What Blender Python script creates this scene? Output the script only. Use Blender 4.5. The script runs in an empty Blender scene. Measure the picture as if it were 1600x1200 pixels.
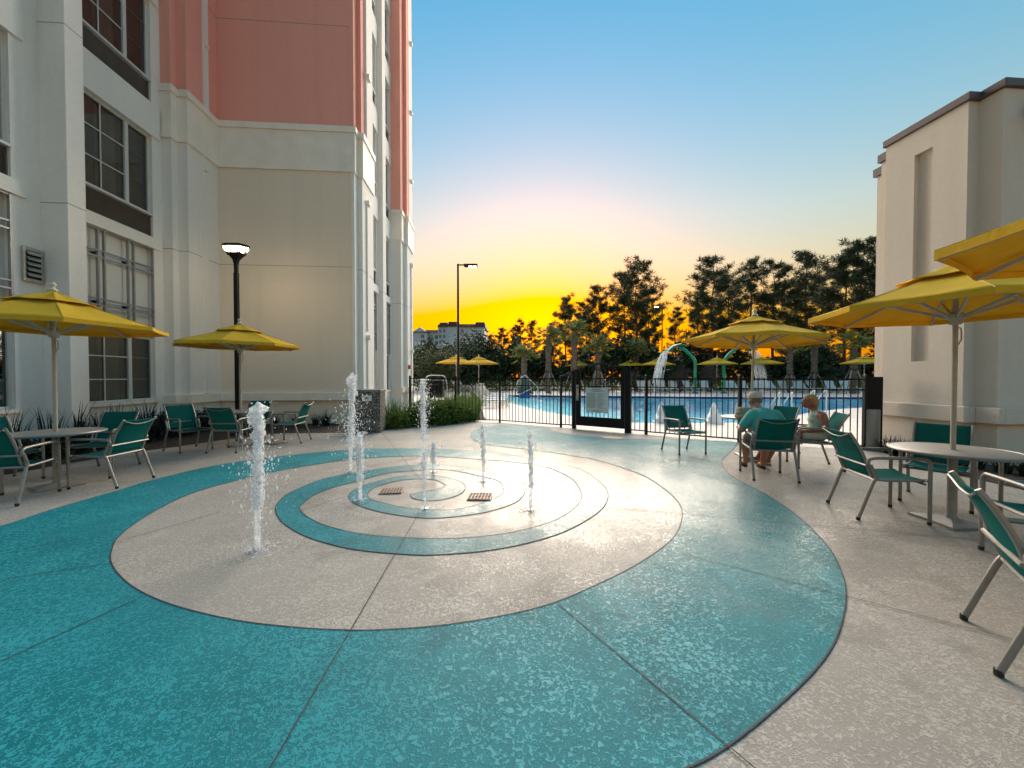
import bpy, math, random
import numpy as np
from mathutils import Vector as V, Matrix
from mathutils.geometry import tessellate_polygon

# ------------------------------------------------------------------ camera, sky, sun, exposure
S = bpy.context.scene
R = math.radians
CAM_H = 1.45
cam = bpy.data.cameras.new('camera'); cam_o = bpy.data.objects.new('camera', cam)
S.collection.objects.link(cam_o)
cam.lens = 13.5; cam.sensor_width = 36.0; cam.clip_start = 0.05; cam.clip_end = 4000
cam_o.location = (0, 0, CAM_H); cam_o.rotation_euler = (R(89.0), 0, 0)
S.camera = cam_o

SUN_EL, SUN_AZ = 7.6, 4.4            # degrees; azimuth clockwise from +Y
world = bpy.data.worlds.new('World'); S.world = world; world.use_nodes = True
wn = world.node_tree
bg = wn.nodes['Background']
sky = wn.nodes.new('ShaderNodeTexSky'); sky.sky_type = 'NISHITA'; sky.sun_disc = False
sky.sun_elevation = R(SUN_EL); sky.sun_rotation = R(SUN_AZ)
sky.air_density = 3.3; sky.dust_density = 1.5; sky.ozone_density = 7.8
gam = wn.nodes.new('ShaderNodeGamma'); gam.inputs[1].default_value = 0.64
hsv = wn.nodes.new('ShaderNodeHueSaturation'); hsv.inputs['Saturation'].default_value = 1.56
wn.links.new(sky.outputs[0], gam.inputs[0]); wn.links.new(gam.outputs[0], hsv.inputs['Color'])
wb = wn.nodes.new('ShaderNodeMix'); wb.data_type = 'RGBA'; wb.blend_type = 'MULTIPLY'; wb.inputs[0].default_value = 1.0
wb.inputs[7].default_value = (1.22, 0.91, 0.88, 1)          # camera white balance, towards warm
wn.links.new(hsv.outputs[0], wb.inputs[6]); wn.links.new(wb.outputs[2], bg.inputs[0])
bg.inputs[1].default_value = 0.115

sun = bpy.data.lights.new('sun', 'SUN'); sun.energy = 2.3; sun.angle = R(90.0); sun.color = (1.0, 0.86, 0.70)
sun_o = bpy.data.objects.new('sun', sun); S.collection.objects.link(sun_o)
d = V((math.sin(R(SUN_AZ))*math.cos(R(SUN_EL)), math.cos(R(SUN_AZ))*math.cos(R(SUN_EL)), math.sin(R(SUN_EL))))
sun_o.rotation_euler = d.to_track_quat('Z', 'Y').to_euler(); sun_o.location = d*200

S.view_settings.view_transform = 'Standard'; S.view_settings.look = 'None'
S.view_settings.gamma = 1.0; S.view_settings.exposure = 2.72
S.view_settings.use_curve_mapping = False
S.cycles.max_bounces = 8; S.cycles.transparent_max_bounces = 16; S.cycles.caustics_reflective = False
S.cycles.caustics_refractive = False; S.cycles.sample_clamp_indirect = 8.0
S.cycles.use_denoising = True

# ------------------------------------------------------------------ helpers
C = S.collection
rnd = random.Random(7)
F = 600.0
_cp, _sp = math.cos(R(-1.0)), math.sin(R(-1.0))

def ray(px, py):
    x = (px-800)/F; y = (600-py)/F
    return V((x, _cp - y*_sp, _sp + y*_cp))

def gp(px, py, z=0.0):
    """surveyed point: where the line of sight through a photo point meets the level z"""
    r = ray(px, py); t = (z-CAM_H)/r.z
    return V((r.x*t, r.y*t, z))

def hp(px, py, Y):
    r = ray(px, py); t = Y/r.y
    return V((r.x*t, Y, CAM_H + r.z*t))

class MB:
    def __init__(s): s.v = []; s.f = []
    def add(s, vs, fs):
        o = len(s.v); s.v += [tuple(p) for p in vs]; s.f += [tuple(i+o for i in f) for f in fs]; return s
    def box(s, x0, x1, y0, y1, z0, z1):
        return s.add([(x0,y0,z0),(x1,y0,z0),(x1,y1,z0),(x0,y1,z0),(x0,y0,z1),(x1,y0,z1),(x1,y1,z1),(x0,y1,z1)],
                     [(0,3,2,1),(4,5,6,7),(0,1,5,4),(1,2,6,5),(2,3,7,6),(3,0,4,7)])
    def obox(s, M, sx, sy, sz):
        vs = [M @ V((a*sx/2, b*sy/2, c*sz/2)) for c in (-1,1) for b in (-1,1) for a in (-1,1)]
        return s.add(vs, [(0,2,3,1),(4,5,7,6),(0,1,5,4),(1,3,7,5),(3,2,6,7),(2,0,4,6)])
    def bar(s, a, b, w, h=None):
        a = V(a); b = V(b); h = h or w; d = b-a; L = d.length
        q = d.to_track_quat('Z', 'Y') if abs(d.normalized().z) < .999 else Matrix.Identity(3).to_quaternion()
        return s.obox(Matrix.Translation((a+b)/2) @ q.to_matrix().to_4x4(), w, h, L)
    def tube(s, pts, r, n=8, cap=True):
        pts = [V(p) for p in pts]; m = len(pts)
        rs = r if isinstance(r, (list, tuple)) else [r]*m
        o = len(s.v); t0 = (pts[1]-pts[0]).normalized()
        u = t0.orthogonal().normalized()
        for i, p in enumerate(pts):
            t = (pts[min(i+1,m-1)]-pts[max(i-1,0)]).normalized()
            u = (u - t*u.dot(t)).normalized(); w = t.cross(u)
            for k in range(n):
                a = 2*math.pi*k/n
                s.v.append(tuple(p + (u*math.cos(a)+w*math.sin(a))*rs[i]))
        for i in range(m-1):
            for k in range(n):
                a = o+i*n+k; b = o+i*n+(k+1)%n
                s.f.append((a, b, b+n, a+n))
        if cap:
            s.f.append(tuple(o+k for k in range(n))[::-1]); s.f.append(tuple(o+(m-1)*n+k for k in range(n)))
        return s
    def lathe(s, prof, n=16, c=(0,0,0), sx=1, sy=1, rot=0):
        o = len(s.v); m = len(prof)
        for (r, z) in prof:
            for k in range(n):
                a = 2*math.pi*k/n+rot
                s.v.append((c[0]+r*sx*math.cos(a), c[1]+r*sy*math.sin(a), c[2]+z))
        for i in range(m-1):
            for k in range(n):
                a = o+i*n+k; b = o+i*n+(k+1)%n
                s.f.append((a, b, b+n, a+n))
        s.f.append(tuple(o+k for k in range(n))[::-1]); s.f.append(tuple(o+(m-1)*n+k for k in range(n)))
        return s
    def ball(s, c, r, n=8, sz=1.0):
        m = max(4, n//2); pr = [(max(1e-4, r*math.sin(math.pi*i/m)), -r*sz*math.cos(math.pi*i/m)) for i in range(m+1)]
        return s.lathe(pr, n, c)
    def build(s, name, mat, parent=None, loc=None, smooth=False, bevel=0, rot=None):
        me = bpy.data.meshes.new(name); me.from_pydata(s.v, [], s.f); me.update()
        if smooth:
            me.polygons.foreach_set('use_smooth', [True]*len(me.polygons))
            try: me.set_sharp_from_angle(angle=R(38))
            except Exception: pass
        me.materials.append(mat)
        return obj(name, me, parent, loc, bevel, rot)

def obj(name, me, parent=None, loc=None, bevel=0, rot=None):
    o = bpy.data.objects.new(name, me); C.objects.link(o)
    if parent: o.parent = parent
    if loc is not None: o.location = loc
    if rot is not None: o.rotation_euler = rot
    if bevel:
        b = o.modifiers.new('bevel', 'BEVEL'); b.width = bevel; b.segments = 2; b.limit_method = 'ANGLE'; b.angle_limit = R(40)
    return o

def tag(o, label=None, cat=None, group=None, kind=None):
    if label: o['label'] = label
    if cat: o['category'] = cat
    if group: o['group'] = group
    if kind: o['kind'] = kind
    return o

def empty(name, loc=(0,0,0), rz=0.0):
    o = bpy.data.objects.new(name, None); C.objects.link(o); o.location = loc; o.rotation_euler = (0,0,rz)
    o.empty_display_size = .1
    return o

def copy_tree(o, parent=None):
    c = o.copy(); C.objects.link(c); c.parent = parent
    for ch in [x for x in o.children]: copy_tree(ch, c)
    return c

ORD = ['first','second','third','fourth','fifth','sixth','seventh','eighth','ninth','tenth','eleventh','twelfth',
       'thirteenth','fourteenth','fifteenth','sixteenth','seventeenth','eighteenth','nineteenth','twentieth',
       'twenty-first','twenty-second','twenty-third','twenty-fourth','twenty-fifth','twenty-sixth']

def crom(pts, n=6, closed=False):
    """smooth curve through points"""
    out = []; m = len(pts); P = [V(p) for p in pts]
    for i in range(m-1):
        p0 = P[max(i-1,0)]; p1 = P[i]; p2 = P[i+1]; p3 = P[min(i+2,m-1)]
        for k in range(n):
            t = k/n
            out.append(.5*((2*p1)+(p2-p0)*t+(2*p0-5*p1+4*p2-p3)*t*t+(3*p1-p0-3*p2+p3)*t**3))
    out.append(P[-1]); return out

# ------------------------------------------------------------------ materials
def nodes(name):
    m = bpy.data.materials.new(name); m.use_nodes = True
    nt = m.node_tree; b = nt.nodes['Principled BSDF']
    return m, nt, b

def N(nt, t, **kw):
    n = nt.nodes.new(t)
    for k, v in kw.items():
        if k in n.inputs: n.inputs[k].default_value = v
        else: setattr(n, k, v)
    return n

def noise(nt, scale, detail=3, rough=.55, dist=0.0, vec=None, coord='Object'):
    n = N(nt, 'ShaderNodeTexNoise', Scale=scale, Detail=detail, Roughness=rough, Distortion=dist)
    if vec is None:
        tc = nt.nodes.get('tc') or N(nt, 'ShaderNodeTexCoord', name='tc')
        vec = tc.outputs[coord]
    nt.links.new(vec, n.inputs['Vector']); return n.outputs['Fac']

def ramp(nt, fac, stops):
    r = N(nt, 'ShaderNodeValToRGB'); e = r.color_ramp.elements
    while len(e) < len(stops): e.new(.5)
    for i, (p, c) in enumerate(stops):
        e[i].position = p; e[i].color = (*c, 1) if len(c) == 3 else c
    nt.links.new(fac, r.inputs[0]); return r.outputs[0]

def mixc(nt, fac, a, b, mode='MIX'):
    m = N(nt, 'ShaderNodeMix', data_type='RGBA', blend_type=mode)
    for i, x in ((0, fac), (6, a), (7, b)):
        if hasattr(x, 'is_linked') or hasattr(x, 'node'): nt.links.new(x, m.inputs[i])
        elif i == 0: m.inputs[0].default_value = x
        else: m.inputs[i].default_value = (*x, 1)
    return m.outputs[2]

def math_(nt, op, a, b=None, clamp=False):
    m = N(nt, 'ShaderNodeMath', operation=op, use_clamp=clamp)
    for i, x in enumerate((a, b)):
        if x is None: continue
        if hasattr(x, 'node'): nt.links.new(x, m.inputs[i])
        else: m.inputs[i].default_value = x
    return m.outputs[0]

def bump(nt, b, h, strength=.3, dist=.01):
    n = N(nt, 'ShaderNodeBump', Strength=strength, Distance=dist)
    nt.links.new(h, n.inputs['Height']); nt.links.new(n.outputs[0], b.inputs['Normal']); return n

def pm(name, col, rough=.6, var=.12, scale=4.0, bscale=0, bstr=.3, bdist=.004, metal=0.0, spec=None, coord='Object'):
    """painted / plain surface with slight uneven tone and fine relief"""
    m, nt, b = nodes(name)
    n = noise(nt, scale, 4, coord=coord)
    lo = tuple(c*(1-var) for c in col); hi = tuple(min(1, c*(1+var)) for c in col)
    nt.links.new(ramp(nt, n, [(.3, lo), (.7, hi)]), b.inputs['Base Color'])
    b.inputs['Roughness'].default_value = rough; b.inputs['Metallic'].default_value = metal
    if spec is not None: b.inputs['Specular IOR Level'].default_value = spec
    if bscale: bump(nt, b, noise(nt, bscale, 3, coord=coord), bstr, bdist)
    return m

def stucco(name, col):
    m, nt, b = nodes(name)
    big = noise(nt, .35, 3); streak = N(nt, 'ShaderNodeMapping'); streak.inputs['Scale'].default_value = (2.2, 2.2, .12)
    tc = nt.nodes['tc']; nt.links.new(tc.outputs['Object'], streak.inputs[0])
    st = noise(nt, 1.3, 4, vec=streak.outputs[0])
    fine = noise(nt, 55, 4); mot = noise(nt, 13, 4, .65)
    c1 = ramp(nt, big, [(.3, tuple(c*.93 for c in col)), (.7, col)])
    c2 = mixc(nt, ramp(nt, st, [(.50, (0,0,0)), (.80, (.17,)*3)]), c1, tuple(c*.6 for c in col))
    c2 = mixc(nt, ramp(nt, mot, [(.35, (.16,)*3), (.6, (0,0,0))]), c2, tuple(c*.7 for c in col))
    c3 = mixc(nt, ramp(nt, fine, [(.35, (.22,)*3), (.6, (0,0,0))]), c2, tuple(c*.72 for c in col))
    nt.links.new(c3, b.inputs['Base Color']); b.inputs['Roughness'].default_value = .85
    b.inputs['Specular IOR Level'].default_value = .30
    bump(nt, b, fine, .55, .006); return m

def glow(name, col, strength):
    m, nt, b = nodes(name)
    b.inputs['Base Color'].default_value = (*col, 1); b.inputs['Emission Color'].default_value = (*col, 1)
    b.inputs['Emission Strength'].default_value = strength; return m

def leaf(name, col, var=.35, trans=.25, rough=.55):
    m, nt, b = nodes(name)
    oi = N(nt, 'ShaderNodeObjectInfo'); g = N(nt, 'ShaderNodeNewGeometry')
    r1 = g.outputs['Random Per Island']
    c = ramp(nt, r1, [(0, tuple(x*(1-var) for x in col)), (.6, col), (1, (min(1,col[0]*(1+1.6*var)), col[1]*(1+var), col[2]*(1+.4*var)))])
    nt.links.new(c, b.inputs['Base Color']); b.inputs['Roughness'].default_value = rough
    b.inputs['Specular IOR Level'].default_value = .3
    tr = N(nt, 'ShaderNodeBsdfTranslucent'); nt.links.new(c, tr.inputs[0])
    mx = N(nt, 'ShaderNodeMixShader'); mx.inputs[0].default_value = trans
    out = nt.nodes['Material Output']
    nt.links.new(b.outputs[0], mx.inputs[1]); nt.links.new(tr.outputs[0], mx.inputs[2]); nt.links.new(mx.outputs[0], out.inputs[0])
    return m

WET_C = (1.2, 5.5)
def deck_mat(name, dark, light, wet=True, splat=True, sscale=46, gl=.34):
    """sprayed knock-down deck coating: flat raised splats over a rougher base; wet round the jets"""
    m, nt, b = nodes(name)
    tc = N(nt, 'ShaderNodeTexCoord', name='tc'); P = tc.outputs['Object']
    n1 = noise(nt, sscale, 4, .6, .9); n1b = noise(nt, sscale*2.7, 3, .55, .6)
    hsum = math_(nt, 'ADD', math_(nt, 'MULTIPLY', n1, .7), math_(nt, 'MULTIPLY', n1b, .3))
    cov = math_(nt, 'MULTIPLY', math_(nt, 'SUBTRACT', noise(nt, 1.6, 4, .6), .5), .22)
    mask = ramp(nt, math_(nt, 'ADD', hsum, cov), [(.488, (0,0,0)), (.545, (1,1,1))])
    big = noise(nt, .9, 4); med = noise(nt, 5.0, 4); fine = noise(nt, 160, 2)
    amt = ramp(nt, noise(nt, .55, 3), [(.35, (.45,)*3), (.65, (1,1,1))])
    col = mixc(nt, math_(nt, 'MULTIPLY', math_(nt, 'ADD', math_(nt, 'MULTIPLY', math_(nt, 'SUBTRACT', mask, .5), amt), .5), 1.0), dark, light)
    col = mixc(nt, ramp(nt, big, [(.35, (.2,)*3), (.65, (0,0,0))]), col, tuple(x*.62 for x in dark))
    col = mixc(nt, ramp(nt, med, [(.5, (0,0,0)), (.75, (.18,)*3)]), col, tuple(min(1,x*1.25) for x in light))
    col = mixc(nt, ramp(nt, fine, [(.35, (.25,)*3), (.55, (0,0,0))]), col, tuple(x*.5 for x in dark))
    if wet:
        sub = N(nt, 'ShaderNodeVectorMath', operation='SUBTRACT'); nt.links.new(P, sub.inputs[0]); sub.inputs[1].default_value = (*WET_C, 0)
        ln = N(nt, 'ShaderNodeVectorMath', operation='LENGTH'); nt.links.new(sub.outputs[0], ln.inputs[0])
        dn = math_(nt, 'ADD', ln.outputs['Value'], math_(nt, 'MULTIPLY', math_(nt, 'SUBTRACT', noise(nt, 1.1, 5, .65), .5), 2.6))
        w = ramp(nt, math_(nt, 'DIVIDE', dn, 4.0), [(.28, (1,1,1)), (.84, (0,0,0))])
        film = ramp(nt, math_(nt, 'DIVIDE', dn, 4.0), [(.24, (1,1,1)), (.56, (0,0,0))])
        rgh = math_(nt, 'SUBTRACT', math_(nt, 'SUBTRACT', gl+.22, math_(nt, 'MULTIPLY', mask, .2)), math_(nt, 'MULTIPLY', w, gl-.05))
        rgh = math_(nt, 'MAXIMUM', math_(nt, 'SUBTRACT', rgh, math_(nt, 'MULTIPLY', film, .15)), .05)
        col = mixc(nt, math_(nt, 'MULTIPLY', w, .22), col, tuple(x*.55 for x in dark))
        damp = ramp(nt, math_(nt, 'SUBTRACT', noise(nt, 1.9, 6, .7, .6), math_(nt, 'DIVIDE', ln.outputs['Value'], 8.5)), [(.10, (0,0,0)), (.17, (.30,)*3)])
        col = mixc(nt, damp, col, tuple(x*.45 for x in dark))
        rip = noise(nt, 20, 3, .55, 1.4)
        h = math_(nt, 'ADD', math_(nt, 'MULTIPLY', mask, math_(nt, 'SUBTRACT', 1.0, math_(nt, 'MULTIPLY', film, .85))), math_(nt, 'MULTIPLY', math_(nt, 'MULTIPLY', rip, film), 3.0))
        nt.links.new(rgh, b.inputs['Roughness'])
        spec = math_(nt, 'ADD', math_(nt, 'MULTIPLY', w, .42), math_(nt, 'ADD', math_(nt, 'MULTIPLY', film, .8), .15)); nt.links.new(spec, b.inputs['Specular IOR Level'])
    else:
        h = mask; nt.links.new(math_(nt, 'SUBTRACT', gl+.22, math_(nt, 'MULTIPLY', mask, .2)), b.inputs['Roughness'])
    b.inputs['Specular IOR Level'].default_value = .30
    nt.links.new(col, b.inputs['Base Color'])
    h2 = math_(nt, 'ADD', h, math_(nt, 'MULTIPLY', fine, .25))
    bump(nt, b, h2, .5, .004)
    return m

M = {}
M['beige'] = deck_mat('sprayed_beige_deck', (.33,.285,.243), (.52,.46,.40))
M['teal'] = deck_mat('sprayed_teal_deck', (.004,.155,.178), (.036,.345,.385))
M['pooldeck'] = deck_mat('pool_deck', (.55,.49,.45), (.68,.62,.57), wet=False, sscale=14, gl=.4)
M['joint'] = pm('joint_sealant', (.03,.03,.035), .7)
M['white'] = stucco('white_stucco', (.88,.85,.81))
M['cream'] = stucco('cream_stucco', (.86,.735,.60))
M['coral'] = stucco('coral_stucco', (.92,.42,.34))
M['trim'] = pm('painted_trim', (.86,.79,.70), .6, .06, 2, 40, .2)
M['rwall'] = stucco('pale_stucco', (.68,.60,.515))
M['frame'] = pm('window_frame', (.62,.62,.60), .45, .05)
M['louver'] = pm('louver_metal', (.16,.145,.14), .5, .1)
M['trellis'] = pm('trellis_metal', (.30,.31,.33), .4, .1, metal=.4)
M['panel'] = pm('white_panel', (.66,.68,.67), .5, .06, 1.5)
M['vent'] = pm('galvanised_vent', (.55,.53,.48), .35, .12, 12, metal=.7)
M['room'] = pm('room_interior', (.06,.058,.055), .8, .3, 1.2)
M['dark'] = pm('dark_interior', (.012,.013,.014), .8, .3, 1)
M['curtain'] = pm('curtain_cloth', (.62,.60,.56), .8, .15, 3)
M['cap'] = pm('parapet_cap', (.10,.075,.075), .5, .1)
M['black'] = pm('black_powder_coat', (.006,.006,.007), .55, .2, 8, spec=.25)
M['alu'] = pm('satin_aluminium', (.26,.25,.235), .42, .1, 20, 0, metal=.55)
M['alu2'] = pm('grey_painted_metal', (.27,.26,.245), .42, .1, 12, 90, .1, metal=.3)
M['rubber'] = pm('rubber_foot', (.015,.015,.015), .7)
M['pole'] = pm('umbrella_pole', (.40,.38,.33), .4, .08, 10)
M['rib'] = pm('umbrella_rib', (.50,.48,.40), .45, .08, 10)
M['wwhite'] = pm('white_resin', (.68,.68,.66), .45, .06, 6)
M['steel'] = pm('stainless', (.5,.5,.5), .3, .1, metal=.9)
M['red'] = pm('red_device', (.45,.02,.03), .4)
M['green'] = pm('green_fibreglass', (.01,.30,.17), .3, .15, 3)
M['lblue'] = pm('blue_base', (.02,.12,.42), .4)
M['tile'] = pm('blue_waterline_tile', (.02,.03,.20), .2, .3, 8)
M['coping'] = pm('pool_coping', (.50,.47,.44), .7, .12, 3, 30, .2)
M['mulch'] = pm('bark_mulch', (.035,.022,.016), .9, .6, 18, 40, .9, .03)
M['lawn'] = pm('far_grass', (.045,.06,.025), .9, .4, 2, 20, .8, .05)
M['bark'] = pm('pine_bark', (.06,.043,.033), .9, .4, 6, 14, .8, .03)
M['palmbark'] = pm('palm_boots', (.16,.12,.09), .9, .45, 9, 16, 1.0, .04)
M['pine'] = leaf('pine_needles', (.034,.056,.024), .5, .2)
M['oak'] = leaf('oak_leaves', (.045,.062,.022), .45, .2)
M['thick'] = leaf('thicket_leaves', (.026,.047,.019), .6, .12)
M['palm'] = leaf('palm_fronds', (.17,.21,.055), .4, .4)
M['bush'] = leaf('bush_leaves', (.095,.165,.030), .55, .3)
M['grass'] = leaf('grass_blades', (.10,.18,.035), .45, .35)
M['flax'] = leaf('dark_blades', (.014,.030,.016), .5, .12)
M['dshrub'] = leaf('dark_shrub', (.013,.024,.014), .5, .12)
M['twig'] = pm('bare_twigs', (.11,.08,.065), .9, .3, 10)
def glass_mat():
    m, nt, b = nodes('window_glass')
    g = N(nt, 'ShaderNodeBsdfGlossy'); g.inputs['Roughness'].default_value = .03
    t = N(nt, 'ShaderNodeBsdfTransparent'); t.inputs[0].default_value = (.72,.75,.74,1)
    fr = N(nt, 'ShaderNodeFresnel', IOR=1.52)
    nb = N(nt, 'ShaderNodeBump', Strength=.06, Distance=.02); nt.links.new(noise(nt, 2.5, 2), nb.inputs['Height'])
    nt.links.new(nb.outputs[0], g.inputs['Normal']); nt.links.new(nb.outputs[0], fr.inputs['Normal'])
    mx = N(nt, 'ShaderNodeMixShader'); nt.links.new(math_(nt, 'MULTIPLY', fr.outputs[0], .75, True), mx.inputs[0])
    nt.links.new(t.outputs[0], mx.inputs[1]); nt.links.new(g.outputs[0], mx.inputs[2])
    nt.links.new(mx.outputs[0], nt.nodes['Material Output'].inputs[0]); return m
M['glass'] = glass_mat()

def sheer(name, col, amount, trans, wscale=400):
    """woven fabric: slightly see-through, lets some light pass"""
    m, nt, b = nodes(name)
    n = noise(nt, 7, 4); c = ramp(nt, n, [(.3, tuple(x*.94 for x in col)), (.7, tuple(x*1.05 for x in col))])
    nt.links.new(c, b.inputs['Base Color']); b.inputs['Roughness'].default_value = .9; b.inputs['Specular IOR Level'].default_value = .08
    bump(nt, b, noise(nt, wscale, 1), .25, .001)
    tl = N(nt, 'ShaderNodeBsdfTranslucent'); nt.links.new(c, tl.inputs[0])
    m1 = N(nt, 'ShaderNodeMixShader'); m1.inputs[0].default_value = trans
    nt.links.new(b.outputs[0], m1.inputs[1]); nt.links.new(tl.outputs[0], m1.inputs[2]); last = m1.outputs[0]
    if amount:
        tp = N(nt, 'ShaderNodeBsdfTransparent'); m2 = N(nt, 'ShaderNodeMixShader'); m2.inputs[0].default_value = amount
        nt.links.new(last, m2.inputs[1]); nt.links.new(tp.outputs[0], m2.inputs[2]); last = m2.outputs[0]
    nt.links.new(last, nt.nodes['Material Output'].inputs[0]); return m
M['sling'] = sheer('teal_sling_mesh', (.006,.135,.125), .10, .15)
def canvas():
    m = sheer('yellow_canvas', (.74,.475,.045), 0, .30, 250); nt = m.node_tree; b = nt.nodes['Principled BSDF']
    bump(nt, b, noise(nt, 7, 4, .6, 1.2), .35, .03); return m
M['canopy'] = canvas()
M['canopy0'] = sheer('yellow_canvas', (.74,.475,.045), 0, .30, 250)

def water_mat(name, tint, ior, scale, strength, dist):
    m, nt, b = nodes(name)
    g = N(nt, 'ShaderNodeBsdfGlossy'); g.inputs['Roughness'].default_value = .06
    t = N(nt, 'ShaderNodeBsdfTransparent'); t.inputs[0].default_value = (*tint, 1)
    fr = N(nt, 'ShaderNodeFresnel', IOR=ior)
    n1 = noise(nt, scale, 3, .5, .6); bp = N(nt, 'ShaderNodeBump', Strength=strength, Distance=dist); nt.links.new(n1, bp.inputs['Height'])
    nt.links.new(bp.outputs[0], g.inputs['Normal']); nt.links.new(bp.outputs[0], fr.inputs['Normal'])
    mx = N(nt, 'ShaderNodeMixShader'); nt.links.new(math_(nt, 'MULTIPLY', fr.outputs[0], .4), mx.inputs[0])
    nt.links.new(t.outputs[0], mx.inputs[1]); nt.links.new(g.outputs[0], mx.inputs[2])
    nt.links.new(mx.outputs[0], nt.nodes['Material Output'].inputs[0]); return m
M['pool'] = water_mat('pool_water', (.55,.86,.93), 1.20, 2.6, 1.0, .10)

def spray_mat():
    """aerated water: clear, sparkling, whitened by trapped air"""
    m, nt, b = nodes('aerated_water')
    b.inputs['Base Color'].default_value = (.93,.95,.97,1); b.inputs['Roughness'].default_value = .08
    b.inputs['IOR'].default_value = 1.33; b.inputs['Specular IOR Level'].default_value = .8
    tp = N(nt, 'ShaderNodeBsdfTransparent')
    tl = N(nt, 'ShaderNodeBsdfTranslucent'); tl.inputs[0].default_value = (.95,.96,.98,1)
    m1 = N(nt, 'ShaderNodeMixShader'); m1.inputs[0].default_value = .45
    nt.links.new(b.outputs[0], m1.inputs[1]); nt.links.new(tl.outputs[0], m1.inputs[2])
    m2 = N(nt, 'ShaderNodeMixShader')
    nt.links.new(ramp(nt, noise(nt, 26, 3, .6, .5), [(.40, (.10,)*3), (.62, (.75,)*3)]), m2.inputs[0])
    nt.links.new(m1.outputs[0], m2.inputs[1]); nt.links.new(tp.outputs[0], m2.inputs[2])
    bump(nt, b, noise(nt, 40, 2), .6, .01)
    nt.links.new(m2.outputs[0], nt.nodes['Material Output'].inputs[0]); return m
M['spray'] = spray_mat()

def poly_sheet(name, pts, z, mat, kind='structure', parent=None):
    P = [V((p[0], p[1], 0)) for p in pts]
    tri = tessellate_polygon([P]); fs = []
    for a, b, c in tri:
        n = (P[b]-P[a]).cross(P[c]-P[a])
        fs.append((a, b, c) if n.z > 0 else (a, c, b))
    mb = MB(); mb.add([(p.x, p.y, z) for p in P], fs)
    o = mb.build(name, mat, parent)
    if kind: o['kind'] = kind
    return o

def ribbon(mb, pts, w, z):
    P = [V((p[0], p[1], 0)) for p in pts]; m = len(P); vs = []
    for i, p in enumerate(P):
        t = (P[min(i+1,m-1)]-P[max(i-1,0)]); t = t.normalized() if t.length > 1e-9 else V((1,0,0))
        n = V((-t.y, t.x, 0))*w/2
        vs += [(p.x+n.x, p.y+n.y, z), (p.x-n.x, p.y-n.y, z)]
    mb.add(vs, [(2*i, 2*i+1, 2*i+3, 2*i+2) for i in range(m-1)])

# ------------------------------------------------------------------ ground
big = 1500
far_e = [gp(x, y) for x, y in ((1500,621),(1345,620.5),(1200,620.5),(1100,620),(1000,619),(900,618.3),(784,617.6))]
left_e = [gp(x, y) for x, y in ((781,622),(800,630),(830,638),(880,648),(950,656.5))]
near_e = [gp(x, y) for x, y in ((1000,660.5),(1100,661),(1180,659),(1230,653),(1270,644),(1345,637),(1440,636))]
POOL = crom(far_e + left_e + near_e, 4)
POOL = [(p.x, p.y) for p in POOL]
# fence line on the ground (left to right)
FEN = [(-3.35,12.62), (-1.86,12.67), (-.39,12.3), (1.42,11.12), (1.83,10.86), (2.98,10.02), (3.40,9.72), (5.06,8.52), (7.05,7.66)]

patio_front = [(-40,-14),(26,-14),(26,7.5)] + [(x, y) for x, y in FEN[::-1]] + [(-4.2,12.9),(-4.2,22),(-40,22)]
patio_front = [(-40,-14),(26,-14),(26,7.6),(7.05,7.60)] + [(x, y-.06) for x, y in FEN[::-1][1:]] + [(-4.3,12.9),(-4.6,24),(-40,24)]
poly_sheet('patio', patio_front, 0.0, M['beige'])
# pool deck: everything beyond the fence round the pool, built as a ring strip
outer = [(x, y-.06) for x, y in FEN] + [(7.05,7.60),(26,7.6),(60,7.6),(60,41),(-40,41),(-40,24),(-4.6,24),(-4.3,12.9)]
def ring_sheet(name, outer, hole, z, mat):
    # keyhole polygon: bridge between nearest points
    best = min(((a[0]-b[0])**2+(a[1]-b[1])**2, i, j) for i, a in enumerate(outer) for j, b in enumerate(hole))
    _, i, j = best
    def area(p): return sum(p[k][0]*p[(k+1)%len(p)][1]-p[(k+1)%len(p)][0]*p[k][1] for k in range(len(p)))
    if area(outer) < 0: outer = outer[::-1]; i = len(outer)-1-i
    if area(hole) > 0: hole = hole[::-1]; j = len(hole)-1-j
    O = outer[i:]+outer[:i+1]; H = hole[j:]+hole[:j+1]
    e = 1e-4; O[-1] = (O[-1][0]+e, O[-1][1]); H[-1] = (H[-1][0]+e, H[-1][1]-e)
    return poly_sheet(name, O+H, z, mat)
ring_sheet('pool_deck', outer, POOL, 0.0, M['pooldeck'])
_c = (sum(p[0] for p in POOL)/len(POOL), sum(p[1] for p in POOL)/len(POOL))
ring_sheet('terrain', [(-big,-400),(big,-400),(big,2600),(-big,2600)], [(_c[0]+(x-_c[0])*1.02, _c[1]+(y-_c[1])*1.02) for x, y in POOL], -.03, M['lawn'])

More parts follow.
